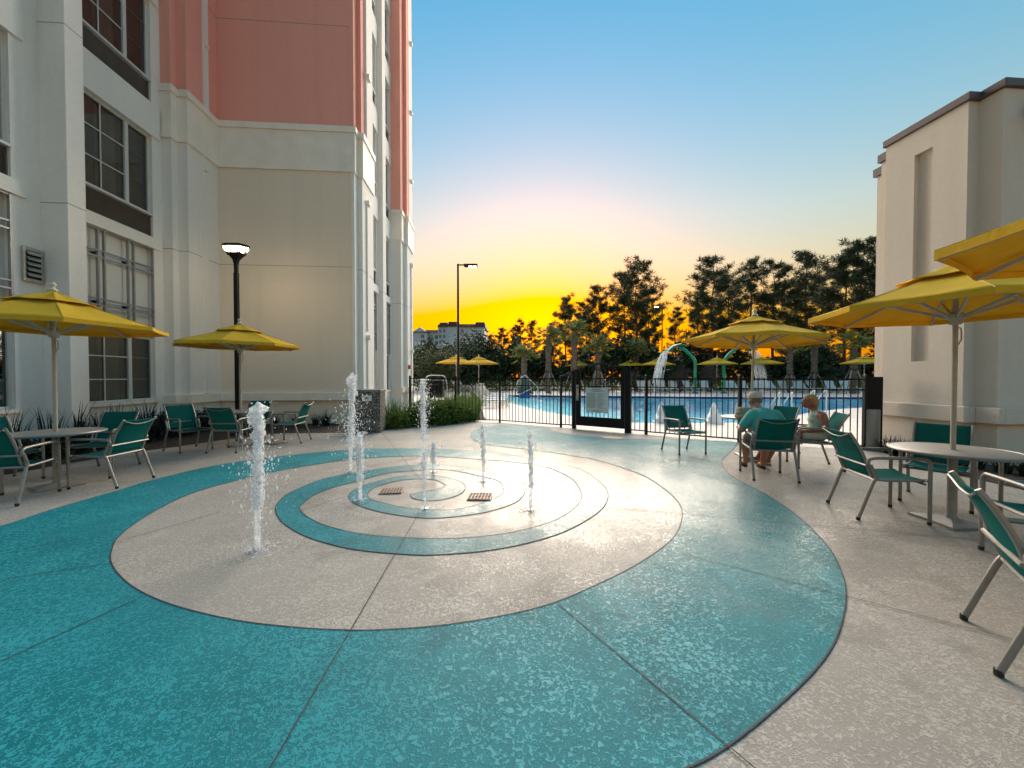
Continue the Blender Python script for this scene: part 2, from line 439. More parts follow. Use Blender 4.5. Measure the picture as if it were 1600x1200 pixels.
# pool basin: beach slope at the near side, deeper beyond
def basin():
    m, nt, b = nodes('pool_plaster')
    n = noise(nt, .8, 3); sep = N(nt, 'ShaderNodeSeparateXYZ'); nt.links.new(nt.nodes['tc'].outputs['Object'], sep.inputs[0])
    dz = ramp(nt, math_(nt, 'MULTIPLY', sep.outputs[2], -1.0), [(.04, (.62,.66,.64)), (.30, (.30,.72,.80)), (1.0, (.17,.64,.76))])
    nt.links.new(mixc(nt, ramp(nt, n, [(.4,(0,0,0)),(.7,(.25,)*3)]), dz, (.08,.45,.6)), b.inputs['Base Color'])
    b.inputs['Roughness'].default_value = .6; return m
mb = MB(); n = len(POOL); ca = sum(p[0] for p in POOL)/n; cb = sum(p[1] for p in POOL)/n
rings = []
for k, (s_, zf) in enumerate(((1.0, 0), (1.0, 1), (.93, 2), (.80, 3), (.5, 4), (.02, 5))):
    for (x, y) in POOL:
        near = max(0.0, min(1.0, (y-13)/10.0, (x+.2)/8.0))            # 0 beach, 1 deep end
        z = [0, -.10-.25*near, -.14-.7*near, -.25-.95*near, -.6-.7*near, -1.2][zf]
        mb.v.append((ca+(x-ca)*s_, cb+(y-cb)*s_, z))
for k in range(5):
    for i in range(n):
        a = k*n+i; b_ = k*n+(i+1)%n; mb.f.append((a, a+n, b_+n, b_))
o = mb.build('pool_basin', basin(), smooth=True); o['kind'] = 'structure'
o = poly_sheet('pool_water', [(ca+(x-ca)*.999, cb+(y-cb)*.999) for x, y in POOL], -.075, M['pool'])
# waterline tile and coping along the far and left edges
mb = MB(); i_end = len(crom(far_e+left_e[:2], 4))
ed = POOL[:i_end]
for i in range(len(ed)-1):
    a, b_ = ed[i], ed[i+1]
    mb.add([(a[0],a[1]-.01,-.16),(b_[0],b_[1]-.01,-.16),(b_[0],b_[1]-.01,-.002),(a[0],a[1]-.01,-.002)], [(0,1,2,3)])
o = mb.build('waterline_tile', M['tile']); o['kind'] = 'structure'
mb = MB(); ribbon(mb, [(x, y+.2) for x, y in ed], .42, .006); 
o = mb.build('pool_coping', M['coping']); o['kind'] = 'structure'

# ------------------------------------------------------------------ splash pad spiral
O_px = [(737,676),(748,670),(765,665.5),(790,663.5),(850,668),(864,673.6),(890,679),(930,682),(960,685.6),(1000,685.8),(1060,686.5),(1110,688.5),
        (1150,691),(1147,700),(1140,708),(1129,718),(1129,728),(1140,742),(1160,754),(1192,770),(1240,802),(1290,850),(1315,895),(1322,935),(1310,990),(1280,1040),
        (1220,1100),(1140,1165),(1065,1205)]
O_ground = [(.28,1.29),(-.35,1.18),(-1.2,1.10),(-2.4,1.15),(-3.5,1.5),(-4.5,2.2),(-5.05,3.0)]
O_px2 = [(0,823),(80,797),(180,768),(240,750),(340,727),(440,713),(545,703),(620,701),(690,702),(770,706),(810,713),(836,717),
        (870,724),(910,735),(940,756),(950,772),(945,790),(925,808),(880,832),(820,850),(760,861),(690,867),(640,867),(560,860),(510,849),(470,835),
        (440,815),(431,797),(437,783),(457,768),(506,748.5),(555,739),(604,731),(652,727),(701,727),(734,732),(766,739),(812,752),(821,765),(808,784),
        (766,799),(717,807),(669,810),(620,805),(581,797),(555,787),(545,776),(555,765),(587,753),(620,745),(652,742),(685,744),(717,752),(727,761),
        (721,771),(701,779),(669,783),(646,779),(641,773)]
I_px = [(735,682),(740,688),(760,695),(820,702),(860,707),(900,713),(940,721),(1000,741),(1035,762),(1060,785),(1066,805),(1060,828),(1045,848),(1000,880),
        (940,911),(870,941),(800,960),(700,977),(600,985),(540,985.5),(470,982),(380,972),(300,955),(240,935),(200,912),(176,885),(174,862),(190,835),(240,800),
        (300,771),(370,751),(440,735),(550,718),(640,713),(690,714),(750,718),(790,721),(832,726),(860,732),(890,746),(902,758),(909,775),(900,792),(870,812),
        (820,828),(760,838),(690,842),(620,840),(560,834),(510,822),(480,808),(468,795),(474,787),(490,774.5),(522,761.5),(561,752),(604,740),(652,735.5),
        (701,734.5),(750,744),(779,752),(787,765),(782,774.5),(750,787.5),(717,795.6),(678,797),(636,794),(604,787.5),(581,781),(574.5,773),(587,761.5),
        (620,752),(652,748.5),(678,750),(691,755),(695,760),(682,765),(662,768)]
Oc = crom([gp(*p) for p in O_px] + [V((x, y, 0)) for x, y in O_ground] + [gp(*p) for p in O_px2], 5)
Ic = crom([gp(*p) for p in I_px], 5)
spiral = [(p.x, p.y) for p in Oc] + [(p.x, p.y) for p in Ic[::-1]]
poly_sheet('splash_pad', spiral, .004, M['teal'])
mb = MB(); ribbon(mb, spiral+[spiral[0]], .0075, .0065)
o = mb.build('spiral_joint', M['joint']); o['kind'] = 'structure'
mb = MB()
for a, b_ in (((656,800),(415,1215)), ((872,945),(1190,1212)), ((1066,866),(1640,1016)), ((212,938),(0,1036)), ((835,783),(1272,822)), ((1272,822),(1600,850)),
              ((345,800),(175,850)), ((180,880),(-60,915)), ((470,800),(560,770)), ((590,668),(655,748)), ((1000,697),(1140,728)), ((737,694),(620,722)), ((0,868),(120,840)),
              ((430,690),(560,715)), ((200,755),(60,745))):
    ribbon(mb, crom([gp(*a), gp((a[0]+b_[0])/2, (a[1]+b_[1])/2), gp(*b_)], 2), .0065, .0085)
o = mb.build('control_joint', M['joint']); o['kind'] = 'structure'

# planting beds along both buildings and by the fence
bedL = [gp(x, y) for x, y in ((-120,770),(0,744),(120,722),(216,706),(260,700),(340,689),(420,678.5),(480,676.5),(544,676))]
bedL = [(p.x, p.y) for p in crom(bedL, 3)]
poly_sheet('planting_bed', bedL + [(-4.2,13.2),(-13,13.2),(-13,bedL[0][1])], .012, M['mulch'])
bedF = [gp(x, y) for x, y in ((545,676.5),(600,672),(660,664),(720,658.5),(752,656))]
bedF = [(p.x, p.y) for p in bedF]
poly_sheet('planting_bed', bedF + [(-.85,12.85),(-1.05,14.2),(-1.3,17),(-2.4,21),(-3.4,24),(-5.2,24),(-4.2,13)], .016, M['mulch'])
bedR = [gp(x, y) for x, y in ((1385,703),(1420,722),(1470,738),(1540,752),(1610,768))]
bedR = [(p.x, p.y) for p in bedR]
poly_sheet('planting_bed', bedR + [(9.5,4.0),(9.5,7.3),(7.2,7.45)], .012, M['mulch'])
# ------------------------------------------------------------------ hotel (frame turned 4.3 degrees, axes: x' out to the court, y' along the wall)
ANG = .075
def rot2(x, y): return (x*math.cos(ANG)-y*math.sin(ANG), x*math.sin(ANG)+y*math.cos(ANG))
HX, HY = -7.99, 12.36
hx0, hy0 = rot2(HX, HY)
hotel = empty('hotel_building', (hx0, hy0, 0), ANG)
tag(hotel, 'tall white and coral stucco hotel with stepped cornice on the left', 'building')
TOP = 23.0
CB, CT = 7.80, 9.17           # cornice band
def hb(): return MB()
def hpart(mb, name, mat, parent=None, bevel=0, smooth=False):
    p = parent or hotel
    mb.v = [(x-HX, y-HY, z) for x, y, z in mb.v]
    return mb.build(name, M[mat] if isinstance(mat, str) else mat, p, bevel=bevel, smooth=smooth)

def wall_piece(x0, x1, y0, y1, lower='white', upper='coral', cornice=True, base=True):
    """one wall pier, plinth to roof: painted body, cornice band, upper body in its own colour"""
    hpart(hb().box(x0, x1, y0, y1, 0, CB), 'wall', lower)
    hpart(hb().box(x0, x1, y0, y1, CT, TOP), 'wall', upper)
    hpart(hb().box(x0, x1, y0, y1, CB, CT), 'wall', lower)

# profile of the visible wall line (x', y'), cornice and ledge follow it
def run(pts, z0, z1, out, name, mat, inner=.30, bevel=.012):
    """horizontal moulding along a broken wall line; out = how far it stands proud"""
    mb = hb(); P = [V((x, y, 0)) for x, y in pts]; n = len(P); off = []
    for i in range(n):
        def nrm(a, b):
            t = (b-a).normalized(); return V((t.y, -t.x, 0))
        if i == 0: o = nrm(P[0], P[1])
        elif i == n-1: o = nrm(P[-2], P[-1])
        else:
            n1, n2 = nrm(P[i-1], P[i]), nrm(P[i], P[i+1]); o = (n1+n2); o = o/max(.2, o.dot(n1))
        off.append(o)
    for i in range(n-1):
        a, b_ = P[i], P[i+1]; ao, bo = a+off[i]*out, b_+off[i+1]*out; ai, bi = a-off[i]*inner*.2, b_-off[i+1]*inner*.2
        q = [ai, bi, bo, ao]
        o = len(mb.v)
        mb.v += [(p.x, p.y, z0) for p in q]+[(p.x, p.y, z1) for p in q]
        mb.f += [(o, o+1, o+2, o+3)[::-1], (o+4, o+5, o+6, o+7), (o+3, o+2, o+6, o+7), (o, o+4, o+5, o+1)]
        if i == 0: mb.f.append((o, o+3, o+7, o+4))
        if i == n-2: mb.f.append((o+1, o+5, o+6, o+2))
    return hpart(mb, name, mat)

# --- windows -------------------------------------------------------------
def window(x, y0, y1, z0, z1, parts, rows=3, split=.66, curtain=True, simple=False):
    """set back in its opening; glass plane at x; opening spans y0..y1"""
    w = hb(); fw = .05
    for (a, b_) in ((y0, y0+fw), (y1-fw, y1)): w.box(x-.05, x+.03, a, b_, z0, z1)
    ym = y0+(y1-y0)*split
    w.box(x-.05, x+.035, ym-.045, ym+.045, z0, z1)
    for (a, b_) in ((z0, z0+fw), (z1-fw, z1)): w.box(x-.048, x+.028, y0, y1, a, b_)
    f = hpart(w, 'window', 'frame')
    for (a, b_) in ((y0+fw, ym-.045), (ym+.045, y1-fw)):
        p = hb(); p.box(x-.012, x-.006, a, b_, z0+fw, z1-fw); hpart(p, 'pane', 'glass', f).location = (0,0,0)
    for r in range(1, rows):
        zz = z0+(z1-z0)*r/rows
        hpart(hb().box(x-.004, x+.012, y0+fw, ym-.045, zz-.012, zz+.012), 'muntin', 'frame', f)
        hpart(hb().box(x-.004, x+.006, ym+.045, y1-fw, zz-.007, zz+.007), 'muntin', 'louver', f)
    yv = (y0+ym)/2
    hpart(hb().box(x-.003, x+.0135, yv-.012, yv+.012, z0+fw, z1-fw), 'muntin', 'frame', f)
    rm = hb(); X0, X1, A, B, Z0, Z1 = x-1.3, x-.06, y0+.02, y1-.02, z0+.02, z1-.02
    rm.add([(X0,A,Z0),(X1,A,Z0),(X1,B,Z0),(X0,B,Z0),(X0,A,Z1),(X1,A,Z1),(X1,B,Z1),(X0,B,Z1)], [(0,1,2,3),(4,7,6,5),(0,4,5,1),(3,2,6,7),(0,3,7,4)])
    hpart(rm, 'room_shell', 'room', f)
    if curtain:
        c = hb(); n = 26; ya, yb = y0+(y1-y0)*.36, y0+(y1-y0)*.62
        for k in range(n+1):
            yy = ya+(yb-ya)*k/n; xx = x-.16+.035*math.sin(k*1.9)
            c.v += [(xx, yy, z0+.02), (xx, yy, z1-.02)]
        c.f += [(2*k, 2*k+2, 2*k+3, 2*k+1) for k in range(n)]
        hpart(c, 'curtain', 'curtain', f)
    return f

def louver(x, y0, y1, z0, z1, n=14):
    w = hb().box(x-.06, x-.05, y0, y1, z0, z1); f = hpart(w, 'louver_panel', 'louver')
    m_ = hb()
    for k in range(n):
        z = z0+(z1-z0)*(k+.5)/n
        m_.add([(x-.045, y0, z-.010), (x-.01, y0, z+.012), (x-.01, y1, z+.012), (x-.045, y1, z-.010)], [(0,3,2,1)])
    hpart(m_, 'louver_slats', 'louver', f)['kind'] = 'stuff'
    fr = hb(); fr.box(x-.05, x+.008, y0, y0+.02, z0, z1); fr.box(x-.05, x+.008, y1-.02, y1, z0, z1)
    hpart(fr, 'louver_frame', 'louver', f)

def trellis(x, y0, y1, z0, z1, cols=((.0,), (.22,.30), (.62,.70), (1.0,))):
    t = hb().box(x-.14, x-.12, y0, y1, z0, z1); f = hpart(t, 'trellis_panel', 'panel')
    for g in cols:
        for c in g:
            y = y0+.02+(y1-y0-.04)*c
            hpart(hb().box(x-.02, x+.03, y-.018, y+.018, z0, z1), 'trellis_bar', 'trellis', f)
    for z in (z1-.02, z1-.50, z1-.64, z0+.70, z0+.56, z0+.03):
        hpart(hb().box(x-.03, x+.022, y0, y1, z-.016, z+.016), 'trellis_bar', 'trellis', f)
    for c in (.22, .62):
        for z in (z1-.57, z0+.63):
            y = y0+.02+(y1-y0-.04)*c
            hpart(hb().box(x-.12, x-.03, y-.025, y+.025, z-.03, z+.03), 'bracket', 'dark', f)

LV = [(.87, 2.47), (5.62, 7.65)] + [(9.05+3.43*k, 11.1+3.43*k) for k in range(4)]
def bay(xp, y0, y1, w0, w1, levels=6, curtain=True, back=.5):
    """a recessed bay: jamb strips beside the openings, spandrels between, windows, louvres and trellis"""
    hpart(hb().box(xp-back, xp, y0, w0, 0, TOP), 'bay_jamb', 'white')
    hpart(hb().box(xp-back, xp, w1, y1, 0, TOP), 'bay_jamb', 'white')
    z = 0
    hpart(hb().box(xp-back, xp+.002, w0, w1, 0, .80), 'spandrel', 'white')
    hpart(hb().box(xp-.06, xp+.06, w0-.03, w1+.03, .80, .87), 'window_sill', 'trim')
    window(xp-.10, w0, w1, .87, 2.47, 3, curtain=curtain)
    trellis(xp-.02, w0, w1, 2.50, 4.77)
    hpart(hb().box(xp-back, xp-.16, w0, w1, 2.47, 4.77), 'spandrel', 'white')
    hpart(hb().box(xp-back, xp+.05, w0-.12, w1+.20, 4.77, 5.05), 'spandrel', 'white', bevel=.006)
    for k in range(levels-1):
        zb = 5.05+3.43*k
        louver(xp-.06, w0, w1, zb, zb+.55)
        hpart(hb().box(xp-.12, xp+.02, w0, w1, zb+.55, zb+.60), 'window_sill', 'frame')
        window(xp-.10, w0, w1, zb+.60, zb+2.60, 3, curtain=curtain)
        hpart(hb().box(xp-back, xp+.05, w0-.12, w1+.20, zb+2.60, zb+3.43), 'spandrel', 'white', bevel=.006)

XO, X1, XB = -7.99, -8.25, -8.50
# left wall, near to far
bay(XB, 4.6, 8.12, 5.8, 7.66, 3)
hpart(hb().box(XB-.5, XO-.03, 8.12, 8.47, 0, TOP), 'pilaster', 'white', bevel=.01)
bay(XB, 8.47, 10.95, 8.80, 10.66, 3)
wall_piece(XB-.5, X1, 10.95, 11.15)
wall_piece(XB-.5, XO, 11.15, HY)
hpart(hb().box(XO-.01, XO+.05, 11.76, 11.94, CT+.02, TOP), 'pilaster_strip', 'white')
hpart(hb().box(XO, XO+.10, 11.78, 11.92, 10.95, 11.03), 'strip_cap', 'trim')
hpart(hb().box(XO, XO+.035, 11.66, 11.86, 1.0, 7.35), 'pilaster_strip', 'white')
hpart(hb().box(XO, XO+.11, 11.70, 11.82, 7.36, 7.44), 'strip_cap', 'trim')
# facing wall and the side piers beyond it
XR = -3.99
hpart(hb().box(XB, XR, HY, HY+.5, 0, CT), 'wall', 'cream')
hpart(hb().box(XB, XR, HY, HY+.5, CT, TOP), 'wall', 'coral')
hpart(hb().box(XR-.08, XR+.012, HY-.022, HY+.3, .97, CB), 'corner_trim', 'white')
hpart(hb().box(XR-.08, XR+.012, HY-.022, HY+.3, CT, TOP), 'corner_trim', 'coral')
XS1 = -3.83
hpart(hb().box(XR-.6, XS1, HY+.30, 13.88, 0, CT), 'pier', 'white')
hpart(hb().box(XR-.6, XS1-.02, HY+.30, HY+.62, CT, TOP), 'pier', 'coral')
hpart(hb().box(XR-.6, XS1, HY+.62, 13.88, CT, TOP), 'pier', 'white')
hpart(hb().box(XS1, XS1+.05, 13.02, 13.2, 1.0, 2.7), 'pilaster_strip', 'white')
hpart(hb().box(XS1, XS1+.12, 13.0, 13.22, 2.72, 2.84), 'strip_cap', 'trim')
hpart(hb().box(XS1, XS1+.05, 13.02, 13.2, 3.0, 7.1), 'pilaster_strip', 'white')
hpart(hb().box(XS1, XS1+.12, 13.0, 13.22, 7.12, 7.24), 'strip_cap', 'trim')
hpart(hb().box(XS1, XS1+.05, 13.02, 13.2, CT, TOP), 'pilaster_strip', 'white')
for zz in (11.2, 14.6, 18.0): hpart(hb().box(XS1, XS1+.14, 13.0, 13.22, zz, zz+.14), 'strip_cap', 'trim')
bay(-4.20, 13.88, 15.85, 14.05, 15.60, 6, False)
hpart(hb().box(-4.8, -4.0, 15.85, 16.36, 0, TOP), 'pilaster', 'white', bevel=.01)
bay(-4.25, 16.36, 18.25, 16.5, 18.0, 6, False)
hpart(hb().box(-4.8, -3.80, 18.25, 18.9, 0, CT), 'pier', 'white')
hpart(hb().box(-4.8, -3.80, 18.25, 18.9, CT, TOP), 'pier', 'coral')
hpart(hb().box(-4.8, -3.63, 18.9, 20.3, 0, CT), 'pier', 'white')
hpart(hb().box(-4.8, -3.64, 18.9, 19.4, CT, TOP), 'pier', 'coral')
hpart(hb().box(-4.8, -3.63, 19.4, 20.3, CT, TOP), 'pier', 'white')
hpart(hb().box(-3.63, -3.58, 19.7, 19.85, 1.0, 7.2), 'pilaster_strip', 'white')
for zz in (2.7, 7.0, 11.2, 14.6, 18.0): hpart(hb().box(-3.63, -3.50, 19.68, 19.87, zz, zz+.13), 'strip_cap', 'trim')
hpart(hb().box(-3.63, -3.55, 19.0, 19.2, 1.85, 2.05), 'fire_alarm', 'red')
# building core so that nothing is hollow from the side
hpart(hb().box(-24, XB-1.6, 4.0, 20.3, 0, TOP-.02), 'building_core', 'white')
hpart(hb().box(XB-1.6, -5.6, HY+.4, 20.28, 0, TOP-.02), 'building_core', 'white')
hpart(hb().box(XB-1.6, XB-.4, 4.0, 4.7, 0, TOP-.02), 'building_core', 'white')
# mouldings
segA = [(XB, 10.94), (X1, 10.94), (X1, 11.15), (XO, 11.15), (XO, HY), (XR, HY), (XR, HY+.3), (XS1, HY+.3), (XS1, 13.9)]
segA = [(XB-.02,10.95)] + segA[1:]
run(segA, CB, CT-.18, .045, 'cornice', 'trim'); run(segA, CT-.18, CT, .085, 'cornice_cap', 'trim')
run([(XB,10.95),(X1,10.95),(X1,11.15),(XO,11.15),(XO,HY),(XR,HY),(XR,HY+.3),(XS1,HY+.3),(XS1,13.9)], .74, .97, .09, 'base_ledge', 'trim')
segB = [(-4.2,18.25), (-3.80,18.25), (-3.80,18.9), (-3.63,18.9), (-3.63,20.3), (-4.8,20.3)]
run(segB, CB, CT-.18, .06, 'cornice', 'trim'); run(segB, CT-.18, CT, .10, 'cornice_cap', 'trim')
run(segB, .74, .97, .09, 'base_ledge', 'trim')
# joints in the render
J = M['joint2'] = pm('render_joint', (.30,.27,.24), .8)
for pts, z in ((segA, 4.88), ([(XB-.4,8.12),(XO-.03,8.12),(XO-.03,8.47),(XB,8.47)], 4.82), ([(XB-.4,8.12),(XO-.03,8.12),(XO-.03,8.47),(XB,8.47)], 8.25),
               ([(XO,11.94),(XO,HY),(XR,HY)], 12.25), ([(XO,11.94),(XO,HY),(XR,HY)], 15.7), ([(-4.25,15.85),(-4.0,15.85),(-4.0,16.36)], 4.88), (segB, 4.88)):
    run(pts, z-.007, z+.007, .003, 'render_joint', J)
# wall vent beside the first bay, utility boxes near the ground
v = hpart(hb().box(XB, XB+.05, 7.78, 8.10, 3.24, 3.88), 'wall_vent', 'vent', bevel=.004)
hpart(hb().box(XB+.046, XB+.054, 7.82, 8.06, 3.30, 3.82), 'vent_recess', 'dark', v)
for k in range(5):
    z = 3.34+.10*k
    hpart(hb().add([(XB+.055,7.82,z+.055),(XB+.085,7.82,z),(XB+.085,8.06,z),(XB+.055,8.06,z+.055),(XB+.055,7.82,z+.065),(XB+.09,7.82,z+.006),(XB+.09,8.06,z+.006),(XB+.055,8.06,z+.065)],
          [(0,1,2,3),(7,6,5,4),(1,5,6,2)]), 'vent_slat', 'vent', v)
hpart(hb().box(XB, XB+.10, 10.72, 10.92, .30, .55), 'outlet_box', 'trim', bevel=.006)
hpart(hb().box(XO, XO+.10, 11.3, 11.55, 2.35, 2.55), 'wall_light', 'trim', bevel=.01)

# ------------------------------------------------------------------ pool house on the right
PX, PY = 8.1, 7.23
px0, py0 = rot2(PX, PY)
house = empty('pool_house', (px0, py0, 0), ANG)
tag(house, 'pale stucco pool house with dark parapet cap on the right', 'building')
def rpart(mb, name, mat, parent=None, bevel=0):
    mb.v = [(x-PX, y-PY, z) for x, y, z in mb.v]
    return mb.build(name, M[mat] if isinstance(mat, str) else mat, parent or house, bevel=bevel)
RT = 6.07; y1 = 5.91; y2 = 5.60; x2 = 8.30
# main wall with a tall recessed panel (py from far to near)
ya, yb = 6.42, 6.71
rpart(MB().box(PX, 15, yb, PY, 0, RT), 'wall', 'rwall'); rpart(MB().box(PX, 15, y1, ya, 0, RT), 'wall', 'rwall')
rpart(MB().box(PX, 15, ya, yb, 0, 1.75), 'wall', 'rwall'); rpart(MB().box(PX, 15, ya, yb, 5.62, RT), 'wall', 'rwall')
rpart(MB().box(PX+.09, 15, ya, yb, 1.75, 5.62), 'recessed_panel', 'rwall')
rpart(MB().box(x2, 15, y2, y1, 0, RT), 'wall', 'rwall')
rpart(MB().box(PX+.13, 15, PY, PY+.20, 0, RT-.18), 'wall', 'rwall'); rpart(MB().box(PX+.26, 15, PY+.20, PY+.4, 0, RT-.36), 'wall', 'rwall')
rpart(MB().box(PX-.05, 15.1, y1-.05, PY+.03, RT, RT+.13), 'parapet_cap', 'cap', bevel=.01)
rpart(MB().box(x2-.05, 15.1, y2-.05, y1-.052, RT+.003, RT+.133), 'parapet_cap', 'cap', bevel=.01)
rpart(MB().box(PX+.08, 15, PY+.03, PY+.24, RT-.18, RT-.02), 'parapet_cap', 'cap'); rpart(MB().box(PX+.21, 15, PY+.24, PY+.45, RT-.36, RT-.2), 'parapet_cap', 'cap')
rpart(MB().box(PX-.09, PX+.01, y1-.09, PY+.10, .69, .96), 'base_ledge', 'rwall', bevel=.012)
rpart(MB().box(PX+.011, x2-.02, y1-.088, y1, .69, .96), 'base_ledge', 'rwall')
rpart(MB().box(x2-.09, x2+.01, y2-.09, y1-.09, .693, .957), 'base_ledge', 'rwall', bevel=.012)
rpart(MB().box(x2+.012, 15, y2-.088, y2, .69, .96), 'base_ledge', 'rwall', bevel=.012)
rpart(MB().box(x2+.36, 15, y2-.30, y2-.002, 5.62, 5.80), 'awning', 'cap', bevel=.01)
rpart(MB().box(x2+.40, 15, y2-.05, y2-.001, 5.40, 5.60), 'awning_trim', 'rwall')
rpart(MB().box(x2+.40, 15, y2-.004, y2-.0015, 5.05, 5.06), 'render_joint', J)
# ------------------------------------------------------------------ patio chair (faces +Y, origin between the feet)
def make_chair():
    root = empty('patio_chair')
    W = .27
    for s in (-1, 1):
        fl = MB().tube([(s*W,.26,.012),(s*W,.26,.56)], .0165, 10).build('leg', M['alu'], root, smooth=True)
        MB().lathe([(.018,0),(.018,.03)], 10, (s*W,.26,0)).build('foot_cap', M['rubber'], fl)
        rl = MB().tube(crom([(s*(W+.005),-.33,.012),(s*W,-.215,.36),(s*W,-.185,.43),(s*W,-.205,.50),(s*W,-.235,.57)], 4), .0165, 10).build('leg', M['alu'], root, smooth=True)
        MB().lathe([(.018,0),(.018,.03)], 10, (s*(W+.005),-.33,0)).build('foot_cap', M['rubber'], rl)
        MB().tube(crom([(s*W,.26,.545),(s*W,.258,.60),(s*W,.235,.637),(s*W,.19,.645),(s*W,-.05,.640),(s*W,-.20,.632),(s*W,-.245,.61),(s*W,-.245,.56)], 4), [.0165]*29, 10).build('armrest', M['alu'], root, smooth=True)
        MB().tube(crom([(s*.235,.27,.425),(s*.235,.10,.415),(s*.235,-.10,.408),(s*.235,-.185,.43),(s*.235,-.225,.50),(s*.235,-.275,.66),(s*.235,-.345,.80),(s*.235,-.40,.885)], 4), .0145, 8).build('side_rail', M['alu'], root, smooth=True)
        MB().tube([(s*.235,.24,.424),(s*W,.24,.424)], .010, 6).build('bracket', M['alu'], root)
        MB().tube([(s*.235,-.17,.424),(s*W,-.185,.43)], .012, 6).build('bracket', M['alu'], root)
    MB().tube([(-W,.22,.395),(W,.22,.395)], .0125, 8).build('stretcher', M['alu'], root, smooth=True)
    MB().tube([(-W,-.19,.41),(W,-.19,.41)], .0135, 8).build('stretcher', M['alu'], root, smooth=True)
    MB().tube([(-W,-.262,.555),(W,-.262,.555)], .0135, 8).build('stretcher', M['alu'], root, smooth=True)
    MB().tube(crom([(-.235,-.41,.865),(-.17,-.402,.845),(-.09,-.395,.822),(0,-.39,.815),(.09,-.395,.822),(.17,-.402,.845),(.235,-.41,.865)], 3), .0075, 6).build('back_rail', M['alu'], root, smooth=True)
    # slings
    def sling(name, prof, sag):
        mb = MB(); nx = 8; th = .004
        for k, (y, z, ny, nz) in enumerate(prof):
            for i in range(nx+1):
                u = -1+2*i/nx; b_ = sag*(1-u*u)
                mb.v.append((u*.235, y-ny*b_, z-nz*b_))
        m = len(prof)
        for k in range(m-1):
            for i in range(nx): a = k*(nx+1)+i; mb.f.append((a, a+1, a+nx+2, a+nx+1))
        o = mb.build(name, M['sling'], root, smooth=True)
        sm = o.modifiers.new('solid', 'SOLIDIFY'); sm.thickness = th; sm.offset = 0
        return o
    bp = [(p.x, p.y) for p in crom([(-.195,.45,0),(-.225,.50,0),(-.275,.66,0),(-.345,.80,0),(-.395,.878,0)], 3)]
    sling('backrest', [(y, z, .93, .36) for y, z in bp], .018)
    sp = [(p.x, p.y) for p in crom([(.275,.425,0),(.10,.417,0),(-.10,.410,0),(-.175,.425,0)], 3)]
    sling('seat', [(y, z+.006, 0, 1) for y, z in sp], .022)
    return root
chair0 = make_chair()
_first = [True]
def chair(x, y, fx, fy, label, group):
    o = chair0 if _first[0] else copy_tree(chair0)
    _first[0] = False
    o.location = (x, y, .004); o.rotation_euler = (0, 0, math.atan2(-fx, fy))
    tag(o, label, 'chair', group); return o
gL, gB, gM, gR, gN = ('chairs round the left table', 'chairs round the table by the lamp post', 'chairs round the couple\'s table', 'chairs round the right table', 'chairs at the near right table')
chair(-5.92,4.52,-.30,.95, 'teal sling chair at the left picture edge, seen from behind', gL)
chair(-5.48,5.22,-.99,-.06, 'teal sling chair on the right of the left table, facing the wall', gL)
chair(-6.38,5.98,.25,-.97, 'teal sling chair behind the left table by the spiky plants', gL)
chair(-7.0,5.25,.97,-.2, 'teal sling chair tucked behind the left table at the frame edge', gL)
chair(-6.42,7.62,.90,-.42, 'teal sling chair left of the table by the lamp post', gB)
chair(-5.55,7.62,-.03,1, 'teal sling chair with its back to us by the lamp post', gB)
chair(-6.05,9.0,.25,-1, 'teal sling chair facing us behind the lamp post table', gB)
chair(-4.98,8.62,-.97,-.12, 'teal sling chair right of the table by the lamp post, in profile', gB)
chair(3.33,7.40,.16,-.98, 'empty teal sling chair on the teal paint right of the gate', gM)
chair(3.73,5.60,.24,.97, 'teal sling chair with the man in the teal shirt', gM)
chair(4.87,6.22,-.94,.34, 'teal sling chair with the blonde woman', gM)
chair(5.02,7.35,-.9,-.4, 'empty teal sling chair between the man and the woman by the fence', gM)
chair(3.90,4.06,.97,-.24, 'teal sling chair left of the right table, angled to us', gR)
chair(4.92,4.42,-.80,-.60, 'teal sling chair behind the right table against the pool house', gR)
chair(5.08,3.50,-.96,.25, 'teal sling chair at the right edge, only arm and seat in view', gR)
chair(4.10,2.86,.35,.93, 'teal sling chair at right edge behind the nearest chair', gR)
chair(2.79,1.85,.79,-.62, 'nearest teal sling chair at the lower right, cut by the frame', gN)

# ------------------------------------------------------------------ round table
def make_table():
    root = empty('patio_table')
    t = MB().lathe([(.44,.695),(.455,.700),(.455,.722),(.44,.726),(.05,.728)], 48).build('table_top', M['alu2'], root, smooth=True)
    prof = [(.455+.017*math.cos(a), .711+.017*math.sin(a)) for a in [math.pi*2*k/8 for k in range(9)]]
    rim = MB(); n = 48
    rim.tube([(.463*math.cos(2*math.pi*k/n), .463*math.sin(2*math.pi*k/n), .711) for k in range(n+1)], .017, 8, False); rim.build('rim', M['alu'], t, smooth=True)
    MB().lathe([(.06,.03),(.038,.07),(.036,.62),(.055,.695)], 16).build('column', M['alu2'], root, smooth=True)
    b = MB()
    k8 = []
    for k in range(8):
        a = math.pi*k/4; r = .31 if k % 2 == 0 else .20
        k8.append((r*math.cos(a), r*math.sin(a)))
    o = len(b.v); b.v += [(x, y, 0.0) for x, y in k8]+[(x*.985, y*.985, .018) for x, y in k8]+[(x*.22, y*.22, .045) for x, y in k8]
    b.f.append(tuple(range(8))[::-1]); b.f.append(tuple(16+i for i in range(8)))
    for r in (0, 8):
        for i in range(8): b.f.append((r+i, r+(i+1)%8, r+8+(i+1)%8, r+8+i))
    b.build('base_plate', M['alu2'], root)
    return root
table0 = make_table(); _t = [True]
